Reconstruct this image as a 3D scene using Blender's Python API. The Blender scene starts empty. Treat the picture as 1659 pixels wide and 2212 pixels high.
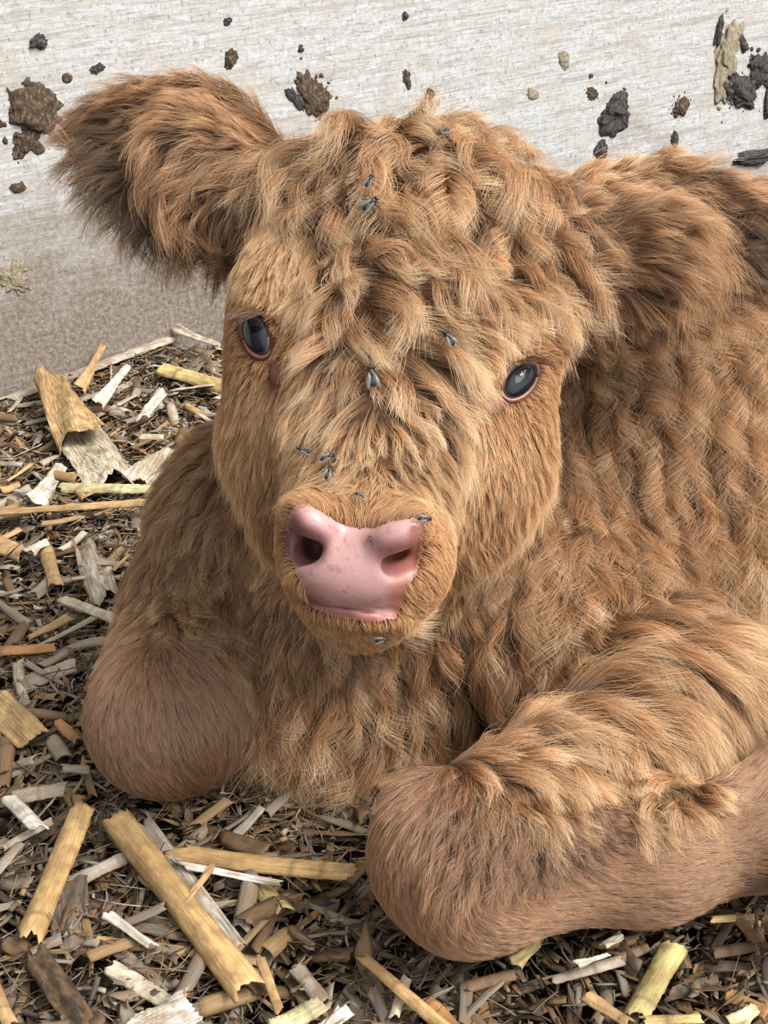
import bpy, bmesh, math, random
import numpy as np
from mathutils import Vector, Matrix, kdtree
from mathutils.bvhtree import BVHTree

random.seed(7)
RNG = np.random.default_rng(11)
SC = bpy.context.scene
COL = SC.collection

# ------------------------------------------------------------------ camera
K = 0.8                       # design units -> metres
FPX = 3000.0                  # focal length in pixels of the 1659 x 2212 frame
PITCH, ROLL = math.radians(26), math.radians(5)
CAM = np.array([0, 0, 0.58 * K])
_F = np.array([0, math.cos(PITCH), -math.sin(PITCH)])
_R0 = np.array([1.0, 0, 0])
_U0 = np.array([0, math.sin(PITCH), math.cos(PITCH)])
AXR = math.cos(ROLL) * _R0 - math.sin(ROLL) * _U0
AXU = math.cos(ROLL) * _U0 + math.sin(ROLL) * _R0
AXF = _F
cd = bpy.data.cameras.new('camera')
cd.sensor_fit = 'VERTICAL'
cd.sensor_height = 36.0
cd.lens = FPX / 2212.0 * 36.0
cd.clip_start = 0.02
co = bpy.data.objects.new('camera', cd)
COL.objects.link(co)
co.matrix_world = Matrix(((AXR[0], AXU[0], -AXF[0], CAM[0]), (AXR[1], AXU[1], -AXF[1], CAM[1]),
                          (AXR[2], AXU[2], -AXF[2], CAM[2]), (0, 0, 0, 1)))
SC.camera = co

# ------------------------------------------------------------------ light
SKY_BASE, SKY_OPEN, SUN_E = 0.11, 1.7, 3.1
OPEN_DIR = (0.55, -0.45, 0.62)          # the open side of the barn
SUN_DIR = (0.62, -0.25, 0.75)
w = bpy.data.worlds.new('daylight')
SC.world = w
w.use_nodes = True
nt = w.node_tree
nt.nodes.clear()
out = nt.nodes.new('ShaderNodeOutputWorld')
bg = nt.nodes.new('ShaderNodeBackground')
tc = nt.nodes.new('ShaderNodeTexCoord')
dot = nt.nodes.new('ShaderNodeVectorMath'); dot.operation = 'DOT_PRODUCT'
dot.inputs[1].default_value = Vector(OPEN_DIR).normalized()
nt.links.new(tc.outputs['Generated'], dot.inputs[0])
mr = nt.nodes.new('ShaderNodeMapRange'); mr.interpolation_type = 'SMOOTHSTEP'
mr.inputs['From Min'].default_value = 0.15; mr.inputs['From Max'].default_value = 0.95
mr.inputs['To Min'].default_value = SKY_BASE; mr.inputs['To Max'].default_value = SKY_OPEN
nt.links.new(dot.outputs['Value'], mr.inputs['Value'])
core = nt.nodes.new('ShaderNodeMapRange'); core.interpolation_type = 'SMOOTHSTEP'      # the brightest part of the sky in the opening
core.inputs['From Min'].default_value = 0.945; core.inputs['From Max'].default_value = 0.975
core.inputs['To Min'].default_value = 0.0; core.inputs['To Max'].default_value = 5.0
nt.links.new(dot.outputs['Value'], core.inputs['Value'])
add = nt.nodes.new('ShaderNodeMath'); add.operation = 'ADD'
nt.links.new(mr.outputs['Result'], add.inputs[0]); nt.links.new(core.outputs['Result'], add.inputs[1])
bg.inputs['Color'].default_value = (0.97, 0.985, 1.0, 1)
nt.links.new(add.outputs[0], bg.inputs['Strength'])
nt.links.new(bg.outputs[0], out.inputs[0])
sl = bpy.data.lights.new('sun', 'SUN')
sl.energy = SUN_E
sl.angle = math.radians(20)
sl.color = (1.0, 0.97, 0.93)
so = bpy.data.objects.new('sun', sl)
COL.objects.link(so)
so.rotation_euler = Vector(SUN_DIR).to_track_quat('Z', 'Y').to_euler()

SC.view_settings.view_transform = 'Standard'
SC.view_settings.look = 'None'
SC.view_settings.exposure = 0.22
SC.view_settings.gamma = 1.0
SC.view_settings.use_curve_mapping = False
SC.cycles.use_adaptive_sampling = True
SC.cycles.adaptive_threshold = 0.035
SC.cycles.use_denoising = True
SC.cycles.max_bounces = 5
SC.cycles.diffuse_bounces = 3
SC.cycles.glossy_bounces = 4
SC.cycles.transmission_bounces = 3
SC.cycles.caustics_reflective = False
SC.cycles.caustics_refractive = False
SC.cycles.sample_clamp_indirect = 4.0
SC.cycles_curves.shape = 'RIBBONS'
SC.cycles_curves.subdivisions = 1

# ------------------------------------------------------------------ helpers
def lin(r, g, b):
    f = lambda c: (c / 255 / 12.92) if c / 255 <= 0.04045 else ((c / 255 + 0.055) / 1.055) ** 2.4
    return (f(r), f(g), f(b))

def ray(px, py):
    return AXF + (px - 829.5) / FPX * AXR - (py - 1106) / FPX * AXU

def PW(px, py, wd):
    return CAM + wd * K * ray(px, py)

def PZ(px, py, z=0.0):                 # z in metres: the point at that height
    d = ray(px, py)
    return CAM + d * ((z - CAM[2]) / d[2])

def depth_of(p):
    return float(np.dot(np.asarray(p) - CAM, AXF)) / K

def to_px(p):
    q = np.asarray(p) - CAM
    wv = q @ AXF
    return np.stack([829.5 + FPX * (q @ AXR) / wv, 1106 - FPX * (q @ AXU) / wv, wv / K], -1)

def tag(o, label=None, cat=None, group=None, kind=None):
    if label: o['label'] = label
    if cat: o['category'] = cat
    if group: o['group'] = group
    if kind: o['kind'] = kind
    return o

def mesh_obj(name, V, Fs, mats=(), parent=None, smooth=True):
    me = bpy.data.meshes.new(name)
    V = np.asarray(V, dtype=np.float32).reshape(-1, 3)
    if isinstance(Fs, np.ndarray) and Fs.ndim == 2:
        nf, k = Fs.shape
        me.vertices.add(len(V)); me.vertices.foreach_set('co', V.ravel())
        me.loops.add(nf * k); me.loops.foreach_set('vertex_index', Fs.astype(np.int32).ravel())
        me.polygons.add(nf)
        me.polygons.foreach_set('loop_start', np.arange(0, nf * k, k, dtype=np.int32))
        me.update(calc_edges=True); me.validate()
    else:
        me.from_pydata([tuple(v) for v in V.tolist()], [], Fs)
        me.update()
    if smooth:
        me.polygons.foreach_set('use_smooth', np.ones(len(me.polygons), dtype=bool))
    for m in (mats if isinstance(mats, (list, tuple)) else [mats]):
        me.materials.append(m)
    o = bpy.data.objects.new(name, me)
    COL.objects.link(o)
    if parent is not None:
        o.parent = parent
    return o

def vcol(me, arr):
    a = me.color_attributes.new('Col', 'FLOAT_COLOR', 'POINT')
    arr = np.asarray(arr, dtype=np.float32)
    if arr.shape[1] == 3:
        arr = np.concatenate([arr, np.ones((len(arr), 1), np.float32)], 1)
    a.data.foreach_set('color', arr.ravel())

def set_uv(me, uv):                    # uv per vertex
    lay = me.uv_layers.new(name='UVMap')
    li = np.zeros(len(me.loops), dtype=np.int32)
    me.loops.foreach_get('vertex_index', li)
    lay.data.foreach_set('uv', np.asarray(uv, dtype=np.float32)[li].ravel())

def set_origin(o, p):                  # move the origin of a top-level mesh to p
    p = np.asarray(p, float)
    o.data.transform(Matrix.Translation(-Vector(p)))
    o.location = Vector(p)

class N:                               # small node helper
    def __init__(s, name):
        s.m = bpy.data.materials.new(name); s.m.use_nodes = True
        s.t = s.m.node_tree; s.t.nodes.clear()
        s.out = s.add('ShaderNodeOutputMaterial')
    def add(s, typ, **kw):
        n = s.t.nodes.new(typ)
        for k, v in kw.items():
            if k in n.inputs.keys(): n.inputs[k].default_value = v
            else: setattr(n, k, v)
        return n
    def link(s, a, b): s.t.links.new(a, b)
    def noise(s, vec, scale, detail=4, rough=0.6, dist=0.0):
        n = s.add('ShaderNodeTexNoise'); n.inputs['Scale'].default_value = scale
        n.inputs['Detail'].default_value = detail; n.inputs['Roughness'].default_value = rough
        n.inputs['Distortion'].default_value = dist
        if vec is not None: s.link(vec, n.inputs['Vector'])
        return n.outputs['Fac']
    def mapping(s, vec, scale=(1, 1, 1), rot=(0, 0, 0), loc=(0, 0, 0)):
        n = s.add('ShaderNodeMapping'); n.inputs['Scale'].default_value = scale
        n.inputs['Rotation'].default_value = rot; n.inputs['Location'].default_value = loc
        s.link(vec, n.inputs['Vector']); return n.outputs[0]
    def ramp(s, fac, stops, interp='LINEAR'):
        n = s.add('ShaderNodeValToRGB'); cr = n.color_ramp; cr.interpolation = interp
        while len(cr.elements) < len(stops): cr.elements.new(0.5)
        for e, (p, c) in zip(cr.elements, stops):
            e.position = p
            e.color = (c, c, c, 1) if isinstance(c, (int, float)) else (*c[:3], 1)
        s.link(fac, n.inputs[0]); return n.outputs[0]
    def mix(s, fac, a, b, mode='MIX'):
        n = s.add('ShaderNodeMix'); n.data_type = 'RGBA'; n.blend_type = mode
        for sock, v in ((n.inputs[0], fac), (n.inputs[6], a), (n.inputs[7], b)):
            if isinstance(v, (int, float)): sock.default_value = v if sock.type == 'VALUE' else (v, v, v, 1)
            elif isinstance(v, tuple): sock.default_value = (*v[:3], 1)
            else: s.link(v, sock)
        return n.outputs[2]
    def math(s, op, a, b=0.0, clamp=False):
        n = s.add('ShaderNodeMath'); n.operation = op; n.use_clamp = clamp
        for sock, v in ((n.inputs[0], a), (n.inputs[1], b)):
            if isinstance(v, (int, float)): sock.default_value = v
            else: s.link(v, sock)
        return n.outputs[0]
    def bsdf(s, color, rough=0.7, spec=0.3, **kw):
        n = s.add('ShaderNodeBsdfPrincipled')
        for sock, v in ((n.inputs['Base Color'], color), (n.inputs['Roughness'], rough)):
            if isinstance(v, (int, float)): sock.default_value = v
            elif isinstance(v, tuple): sock.default_value = (*v[:3], 1)
            else: s.link(v, sock)
        n.inputs['Specular IOR Level'].default_value = spec
        for k, v in kw.items():
            n.inputs[k.replace('_', ' ')].default_value = v
        s.link(n.outputs[0], s.out.inputs['Surface'])
        s.b = n
        return n
    def bump(s, h, strength=0.4, dist=0.002):
        n = s.add('ShaderNodeBump'); n.inputs['Strength'].default_value = strength
        n.inputs['Distance'].default_value = dist
        s.link(h, n.inputs['Height']); s.link(n.outputs[0], s.b.inputs['Normal'])

# ------------------------------------------------------------------ materials
def mat_wall():
    n = N('whitewashed_wall'); tcn = n.add('ShaderNodeTexCoord'); P = tcn.outputs['Object']
    grain = n.noise(n.mapping(P, (7, 1, 150)), 1.0, 6, 0.7, .3)
    grain2 = n.noise(n.mapping(P, (40, 1, 500), loc=(4, 0, 8)), 1.0, 4, 0.7)
    big = n.noise(P, 4.0, 5, 0.6)
    med = n.noise(n.mapping(P, (1, 1, 1.2), loc=(3, 1, 2)), 22.0, 7, 0.72)
    fine = n.noise(P, 160.0, 6, 0.8)
    pits = n.noise(n.mapping(P, (1, 1, .5), loc=(5, 0, 1)), 260.0, 5, 0.75)
    base = n.ramp(fine, [(0.30, lin(150, 147, 141)), (0.43, lin(184, 183, 180)), (0.56, lin(203, 203, 202)), (0.75, lin(214, 215, 216))])
    base = n.mix(n.ramp(grain, [(0.38, 0.75), (0.52, 0.0)]), base, lin(166, 160, 150))
    base = n.mix(n.ramp(grain2, [(0.36, 0.7), (0.48, 0.0)]), base, lin(140, 132, 122))
    base = n.mix(n.ramp(pits, [(0.56, 0.0), (0.65, 0.8)]), base, lin(118, 106, 92))
    stain = n.ramp(n.math('ADD', n.math('MULTIPLY', med, 0.7), n.math('MULTIPLY', fine, 0.3)), [(0.50, 0.0), (0.58, 0.4), (0.68, 0.75)])
    base = n.mix(stain, base, n.ramp(pits, [(0.35, lin(150, 132, 108)), (0.6, lin(196, 182, 158))]))
    # dirty patches, thickest along the foot of the wall where bedding splashes it
    sep = n.add('ShaderNodeSeparateXYZ'); n.link(P, sep.inputs[0])
    low = n.add('ShaderNodeMapRange'); low.inputs['From Min'].default_value = 0.0; low.inputs['From Max'].default_value = 0.25
    low.inputs['To Min'].default_value = 0.42; low.inputs['To Max'].default_value = -0.12
    n.link(sep.outputs['Z'], low.inputs['Value'])
    d = n.math('ADD', n.math('ADD', n.math('MULTIPLY', big, 0.5), n.math('MULTIPLY', med, 0.5)), low.outputs[0])
    side = n.add('ShaderNodeMapRange'); side.inputs['From Min'].default_value = 0.25; side.inputs['From Max'].default_value = 0.75
    side.inputs['To Min'].default_value = 0.0; side.inputs['To Max'].default_value = -0.22
    n.link(sep.outputs['X'], side.inputs['Value'])
    d = n.math('ADD', d, side.outputs[0])
    dirt = n.ramp(d, [(0.48, 0.0), (0.58, 0.45), (0.74, 0.95)])
    dcol = n.ramp(n.noise(P, 210.0, 6, 0.85), [(0.32, lin(70, 60, 52)), (0.5, lin(132, 119, 107)), (0.68, lin(178, 166, 152))])
    c = n.mix(dirt, base, dcol)
    n.bsdf(c, 0.85, 0.2)
    n.bump(n.math('ADD', n.math('MULTIPLY', grain, 0.6), n.math('MULTIPLY', fine, 0.8)), 0.7, 0.002)
    return n.m

def mat_soil():
    n = N('dark_damp_soil'); P = n.add('ShaderNodeTexCoord').outputs['Object']
    c = n.ramp(n.noise(P, 130, 6, 0.75), [(0.3, lin(24, 20, 17)), (0.55, lin(58, 48, 38)), (0.75, lin(112, 96, 78))])
    n.bsdf(c, 0.9, 0.2); n.bump(n.noise(P, 180, 6, 0.8), 0.8, 0.004)
    return n.m

def mat_straw(name, stripes=0.35, spots=0.4):
    n = N(name); tcn = n.add('ShaderNodeTexCoord'); U = tcn.outputs['UV']
    at = n.add('ShaderNodeAttribute', attribute_name='Col')
    fib = n.noise(n.mapping(U, (2.5, 55, 1)), 1.0, 4, 0.65)
    blot = n.noise(n.mapping(U, (60, 60, 1), loc=(2, 7, 0)), 1.0, 5, 0.7)
    c = n.mix(n.ramp(fib, [(0.35, stripes), (0.55, 0.0)]), at.outputs['Color'], lin(52, 42, 32))
    c = n.mix(n.ramp(fib, [(0.6, 0.0), (0.8, 0.35)]), c, lin(226, 214, 188))
    c = n.mix(n.ramp(blot, [(0.54, 0.0), (0.70, spots)]), c, lin(66, 54, 42))
    soft = n.noise(n.mapping(U, (5, 9, 1), loc=(1, 3, 0)), 1.0, 3, 0.6)
    c = n.mix(n.ramp(soft, [(0.42, 0.0), (0.62, 0.6)]), c, lin(128, 98, 66))
    n.bsdf(c, 0.62, 0.35)
    n.bump(fib, 0.5, 0.0008)
    return n.m

def mat_clod(name, dark, mid, light):
    n = N(name); P = n.add('ShaderNodeTexCoord').outputs['Object']
    f = n.noise(n.mapping(P, (1, 1, .55)), 320, 6, 0.8)
    c = n.ramp(f, [(0.3, dark), (0.52, mid), (0.72, light)])
    n.bsdf(c, 0.85, 0.25); n.bump(n.noise(P, 420, 5, 0.8), 0.9, 0.002)
    return n.m

def mat_hair(name, root, mid, tip, gloss=0.10, rough=0.42):
    n = N(name)
    at = n.add('ShaderNodeAttribute', attribute_name='tint')
    hi = n.add('ShaderNodeHairInfo')
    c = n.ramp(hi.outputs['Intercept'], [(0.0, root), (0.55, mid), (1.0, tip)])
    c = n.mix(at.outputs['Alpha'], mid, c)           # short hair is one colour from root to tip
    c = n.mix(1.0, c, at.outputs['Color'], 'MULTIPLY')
    d = n.add('ShaderNodeBsdfDiffuse'); n.link(c, d.inputs['Color'])
    t = n.add('ShaderNodeBsdfTranslucent'); n.link(c, t.inputs['Color'])
    m1 = n.add('ShaderNodeMixShader'); m1.inputs[0].default_value = 0.20
    n.link(d.outputs[0], m1.inputs[1]); n.link(t.outputs[0], m1.inputs[2])
    g = n.add('ShaderNodeBsdfHair', component='Reflection')
    g.inputs['RoughnessU'].default_value = rough; g.inputs['RoughnessV'].default_value = 0.6
    g.inputs['Color'].default_value = (1.0, 0.88, 0.70, 1)
    m2 = n.add('ShaderNodeMixShader'); m2.inputs[0].default_value = gloss
    n.link(m1.outputs[0], m2.inputs[1]); n.link(g.outputs[0], m2.inputs[2])
    n.link(m2.outputs[0], n.out.inputs['Surface'])
    return n.m

def mat_skin():
    n = N('brown_hide'); P = n.add('ShaderNodeTexCoord').outputs['Object']
    c = n.ramp(n.noise(P, 90, 4, 0.6), [(0.3, lin(78, 50, 32)), (0.7, lin(108, 74, 48))])
    n.bsdf(c, 0.8, 0.2)
    return n.m

def mat_nose():
    n = N('pink_nose_skin'); P = n.add('ShaderNodeTexCoord').outputs['Object']
    at = n.add('ShaderNodeAttribute', attribute_name='Col')
    v = n.add('ShaderNodeTexVoronoi', feature='DISTANCE_TO_EDGE'); v.inputs['Scale'].default_value = 1150
    n.link(P, v.inputs['Vector'])
    cell = n.ramp(v.outputs['Distance'], [(0.0, 0.0), (0.25, 1.0)])
    c = n.mix(n.math('MULTIPLY', n.math('SUBTRACT', 1.0, cell), 0.16), at.outputs['Color'], lin(120, 78, 70))
    sp = n.ramp(n.noise(P, 260, 3, 0.6), [(0.54, 0.0), (0.68, 0.5)])
    c = n.mix(sp, c, lin(140, 92, 84))
    n.bsdf(c, 0.32, 0.5, Subsurface_Weight=0.05, Subsurface_Scale=0.004)
    n.b.inputs['Subsurface Radius'].default_value = (1.0, 0.35, 0.25)
    n.bump(n.math('ADD', n.math('MULTIPLY', cell, 0.5), n.math('MULTIPLY', n.noise(P, 500, 3), 0.5)), 0.13, 0.0008)
    return n.m

def mat_plain(name, c, rough=0.5, spec=0.4, **kw):
    n = N(name); P = n.add('ShaderNodeTexCoord').outputs['Object']
    cc = n.ramp(n.noise(P, 700, 3, 0.6), [(0.3, tuple(x * 0.75 for x in c)), (0.7, tuple(min(1, x * 1.2) for x in c))])
    n.bsdf(cc, rough, spec, **kw)
    return n.m

def mat_eye():
    n = N('dark_eye'); at = n.add('ShaderNodeAttribute', attribute_name='Col')
    n.bsdf(at.outputs['Color'], 0.04, 0.45)
    return n.m

def mat_wing():
    n = N('fly_wing'); P = n.add('ShaderNodeTexCoord').outputs['Object']
    c = n.ramp(n.noise(n.mapping(P, (1, 6, 1)), 600, 3), [(0.3, lin(84, 80, 72)), (0.7, lin(142, 138, 128))])
    b = n.bsdf(c, 0.25, 0.6)
    b.inputs['Alpha'].default_value = 0.55
    return n.m

M = dict(wall=mat_wall(), soil=mat_soil(), straw=mat_straw('straw_fibre'), husk=mat_straw('striped_husk', 0.85, 0.1),
         bark=mat_straw('stem_bark', 0.7, 0.5),
         clod=mat_clod('dark_dried_mud', lin(30, 28, 28), lin(76, 71, 69), lin(132, 126, 121)),
         clod_brown=mat_clod('brown_dried_mud', lin(36, 28, 20), lin(92, 76, 60), lin(172, 152, 124)),
         clod_yellow=mat_clod('yellow_dried_mud', lin(104, 92, 76), lin(164, 151, 126), lin(206, 196, 174)),
         hide=mat_skin(), nose=mat_nose(), eye=mat_eye(), wing=mat_wing(),
         lid=mat_plain('pink_eyelid_skin', lin(132, 84, 74), 0.28, 0.5),
         lid_dark=mat_plain('dark_eyelid_skin', lin(88, 52, 42), 0.35, 0.5),
         tear=mat_plain('tear_corner_skin', lin(122, 76, 58), 0.7, 0.5),
         hoof=mat_plain('pale_hoof_horn', lin(176, 164, 150), 0.6, 0.3),
         dew=mat_plain('grey_dewclaw_horn', lin(120, 112, 106), 0.7, 0.3),
         fly=mat_plain('dark_fly_body', lin(44, 42, 42), 0.4, 0.5),
         fly_eye=mat_plain('fly_eye_red', lin(70, 34, 26), 0.3, 0.5),
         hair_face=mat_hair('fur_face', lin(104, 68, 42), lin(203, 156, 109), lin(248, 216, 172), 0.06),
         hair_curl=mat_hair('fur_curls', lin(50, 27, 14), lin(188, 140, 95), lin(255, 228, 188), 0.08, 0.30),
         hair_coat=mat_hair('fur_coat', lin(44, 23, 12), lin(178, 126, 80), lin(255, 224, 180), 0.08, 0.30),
         hair_leg=mat_hair('fur_leg', lin(86, 53, 33), lin(156, 102, 66), lin(210, 156, 110), 0.14, 0.32),
         hair_ear=mat_hair('fur_ear', lin(56, 33, 20), lin(152, 108, 73), lin(234, 190, 144), 0.07),
         lash=mat_hair('eyelash_hair', lin(84, 40, 26), lin(100, 54, 36), lin(116, 64, 42)),
         whisk=mat_hair('whisker_hair', lin(120, 90, 60), lin(120, 90, 60), lin(120, 90, 60)))

# ------------------------------------------------------------------ setting
A0, A1 = PZ(0, 868), PZ(440, 752)
wd = (A1 - A0); wd[2] = 0; wd /= np.linalg.norm(wd)
wn = np.array([wd[1], -wd[0], 0.0])            # faces the camera
Lw, Hw = 4.2, 1.5
WMAT = Matrix(((wd[0], wn[0], 0, A0[0]), (wd[1], wn[1], 0, A0[1]), (0, 0, 1, 0), (0, 0, 0, 1)))
def wall_point(px, py, off=0.0):
    d = ray(px, py)
    t = np.dot(wn, A0 + wn * off - CAM) / np.dot(wn, d)
    return CAM + d * t
u0, u1, z0, z1 = -1.2, 3.2, -0.06, 1.5
Vw = [(u0, 0, z0), (u1, 0, z0), (u1, 0, z1), (u0, 0, z1), (u0, -.05, z0), (u1, -.05, z0), (u1, -.05, z1), (u0, -.05, z1)]
wall = mesh_obj('wall_back', Vw, [(1, 0, 3, 2), (4, 5, 6, 7), (0, 1, 5, 4), (2, 3, 7, 6), (1, 2, 6, 5), (3, 0, 4, 7)], M['wall'], smooth=False)
wall.matrix_world = WMAT
tag(wall, 'whitewashed barn wall with streaks and splashes of mud', 'wall', kind='structure')

def gh(x, y):                                   # height of the bedding
    return 0.004 * np.sin(23 * x + 1.3) * np.cos(19 * y) + 0.003 * np.sin(51 * x + 33 * y) + 0.002 * np.cos(88 * x - 71 * y)
gx, gy = np.meshgrid(np.linspace(-1.0, 1.6, 260), np.linspace(0.1, 2.6, 250), indexing='ij')
gz = gh(gx, gy) - 0.006 + 0.002 * RNG.standard_normal(gx.shape)
GV = np.stack([gx, gy, gz], -1).reshape(-1, 3)
ii, jj = np.meshgrid(np.arange(259), np.arange(249), indexing='ij')
q = (ii * 250 + jj).ravel()
floor = mesh_obj('floor', GV, np.stack([q, q + 250, q + 251, q + 1], 1), M['soil'])
tag(floor, 'dark damp barn floor under the chopped straw bedding', 'floor', kind='structure')
# ------------------------------------------------------------------ calf body: a signed distance field meshed as one surface
def ax_grid(lo, hi, f0, f1, fine, coarse):
    a = [lo]
    while a[-1] < hi:
        x = a[-1]
        dd = max(f0 - x, x - f1, 0.0)
        a.append(x + min(coarse, fine + dd * 0.10))
    return np.array(a, dtype=np.float32)

class Field:
    def __init__(s, xs, ys, zs):
        s.xs, s.ys, s.zs = xs, ys, zs
        s.F = np.full((len(xs), len(ys), len(zs)), 1.0, dtype=np.float32)
    def block(s, c, rad):
        sl = []
        for ax, c0 in zip((s.xs, s.ys, s.zs), c):
            sl.append(slice(max(0, np.searchsorted(ax, c0 - rad) - 1), np.searchsorted(ax, c0 + rad) + 1))
        X, Y, Z = np.meshgrid(s.xs[sl[0]], s.ys[sl[1]], s.zs[sl[2]], indexing='ij', sparse=True)
        return tuple(sl), X, Y, Z
    def union(s, sl, d, k):
        a = s.F[sl]
        h = np.clip(0.5 + 0.5 * (a - d) / k, 0, 1)
        s.F[sl] = a + (d - a) * h - k * h * (1 - h)
    def cut(s, sl, d, k):
        a = s.F[sl]; b = -d
        h = np.clip(0.5 - 0.5 * (a - b) / k, 0, 1)
        s.F[sl] = a + (b - a) * h + k * h * (1 - h)

def ell_sdf(X, Y, Z, c, axes, r):
    x, y, z = X - c[0], Y - c[1], Z - c[2]
    k0 = 0; k1 = 0
    for a, rr in zip(axes, r):
        t = (x * a[0] + y * a[1] + z * a[2]) / rr
        k0 = k0 + t * t; k1 = k1 + (t / rr) ** 2
    k0 = np.sqrt(k0); k1 = np.sqrt(k1) + 1e-9
    return k0 * (k0 - 1) / k1

def cone_sdf(X, Y, Z, a, b, ra, rb):
    ba = b - a; L2 = float(ba @ ba)
    x, y, z = X - a[0], Y - a[1], Z - a[2]
    h = np.clip((x * ba[0] + y * ba[1] + z * ba[2]) / L2, 0, 1)
    return np.sqrt((x - h * ba[0]) ** 2 + (y - h * ba[1]) ** 2 + (z - h * ba[2]) ** 2) - (ra + (rb - ra) * h)

PX = lambda w: w * K / FPX                      # metres per pixel at depth w

def roll_axes(deg, tilt=0.0, yaw=0.0):
    """image-aligned axes (right, down->up, forward) rolled, then tilted about right, then yawed about up"""
    R, U, Fw = AXR.copy(), AXU.copy(), AXF.copy()
    a = math.radians(deg)
    R, U = math.cos(a) * R - math.sin(a) * U, math.cos(a) * U + math.sin(a) * R   # clockwise in the picture
    t = math.radians(tilt)
    U, Fw = math.cos(t) * U + math.sin(t) * Fw, math.cos(t) * Fw - math.sin(t) * U
    y = math.radians(yaw)
    R, Fw = math.cos(y) * R + math.sin(y) * Fw, math.cos(y) * Fw - math.sin(y) * R
    return R, U, Fw

# ('e', px,py,w, rx,ry,rw, roll,tilt,yaw, k)   ('c', px,py,w,r, px,py,w,r, k)   ('-e' / '-c' cut)
# z-placed points: give ('z', metres) in place of w
def W_at_z(px, py, z):
    return depth_of(PZ(px, py, z))

PRIMS = [
 # trunk, neck and chest
 ('e', 1330, 980, 1.10, 500, 545, 300, 0, 0, 25, .05),
 ('e', 1700, 990, 1.26, 560, 600, 330, 0, 0, 25, .06),
 ('e', 1180, 760, 1.06, 330, 330, 220, 20, 0, 20, .05),
 ('c', 880, 720, .98, 250, 900, 1200, 1.02, 330, .05),
 ('e', 740, 1455, .995, 232, 330, 260, 4, 0, 0, .04),
 ('e', 495, 1170, 1.04, 175, 260, 220, 12, 0, 0, .04),
 ('e', 1180, 1330, .99, 330, 240, 260, 20, 0, 0, .04),
 # left fore leg, folded: the knee faces us
 ('c', 420, 1345, 1.01, 148, 352, 1540, ('z', .050), 160, .03),
 ('c', 358, 1560, ('z', .048), 158, 400, 1590, .98, 140, .02),
 # right fore leg, folded
 ('c', 950, 1850, ('z', .058), 140, 1020, 1900, ('z', .050), 150, .02),
 ('c', 1000, 1885, ('z', .053), 162, 1400, 1845, ('z', .044), 136, .02),
 ('c', 1400, 1845, ('z', .044), 140, 1640, 1790, ('z', .044), 122, .02),
 ('c', 1640, 1790, ('z', .044), 110, 1760, 1650, ('z', .06), 110, .02),
 ('c', 970, 1800, ('z', .07), 122, 1450, 1560, .90, 190, .03),
 ('e', 1400, 1520, .92, 230, 200, 170, 15, 0, 0, .03),
 # hind foot at the right edge
 ('c', 1760, 1890, ('z', .05), 60, 1690, 2010, ('z', .035), 42, .02),
 ('c', 1690, 2010, ('z', .035), 42, 1692, 2080, ('z', .02), 36, .01),
 # skull and face
 ('e', 885, 520, .90, 318, 250, 235, 8, 0, 0, .03),
 ('e', 835, 830, .875, 325, 310, 215, 8, 10, 0, .03),
 ('c', 838, 800, .850, 235, 790, 1120, .770, 160, .03),
 ('e', 612, 1010, .885, 115, 205, 150, -14, 0, 0, .03),
 ('e', 1062, 1030, .875, 115, 195, 150, 22, 0, 0, .03),
 ('e', 590, 660, .870, 95, 150, 85, 5, 0, 0, .03),
 ('e', 1115, 745, .858, 95, 150, 85, 20, 0, 0, .03),
 ('e', 772, 1195, .735, 138, 108, 110, 6, 0, 0, .02),
 ('e', 676, 1200, .765, 50, 85, 90, 0, 0, 0, .02),
 ('e', 900, 1220, .760, 62, 85, 90, 0, 0, 0, .02),
 ('e', 778, 1318, .752, 118, 42, 95, 6, 0, 0, .008),
 ('c', 780, 1290, .80, 110, 830, 1120, .93, 210, .03),
 # nostril wings
 ('e', 672, 1125, .708, 46, 24, 34, 38, 0, 0, .007),
 ('e', 866, 1150, .704, 52, 22, 34, -22, 0, 0, .007),
]
EARS = [  # base px,py,w -> tip px,py,w ; half width px ; thickness px ; cup ; facing roll
 dict(b=(575, 470, .925), t=(138, 240, .93), hw=165, th=36, cup=0.85, skew=-.12),
 dict(b=(1235, 590, .905), t=(1745, 545, .90), hw=165, th=36, cup=0.85, skew=.2),
]
LOBES = [
 ('c', 560, 440, .915, 95, 400, 300, .905, 62, .02),
 ('e', 420, 350, .895, 75, 95, 42, 12, 0, 0, .02),
 ('c', 1240, 570, .90, 120, 1400, 540, .875, 95, .03),
]
def wz(px, py, w):
    return W_at_z(px, py, w[1]) if isinstance(w, tuple) else w

def prim_eval(fld, p, cut=False):
    if p[0] == 'e':
        _, px, py, w_, rx, ry, rw, ro, ti, ya, k = p
        w_ = wz(px, py, w_)
        c = PW(px, py, w_); m = PX(w_); r = (rx * m, ry * m, rw * m)
        sl, X, Y, Z = fld.block(c, max(r) + 2.2 * k)
        d = ell_sdf(X, Y, Z, c, roll_axes(ro, ti, ya), r)
    else:
        _, ax_, ay, aw, ar, bx, by, bw, br, k = p
        aw, bw = wz(ax_, ay, aw), wz(bx, by, bw)
        a, b = PW(ax_, ay, aw), PW(bx, by, bw)
        ra, rb = ar * PX(aw), br * PX(bw)
        sl, X, Y, Z = fld.block((a + b) / 2, np.linalg.norm(a - b) / 2 + max(ra, rb) + 2.2 * k)
        d = cone_sdf(X, Y, Z, a, b, ra, rb)
    d = d.astype(np.float32)
    (fld.cut if cut else fld.union)(sl, d, k)

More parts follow.
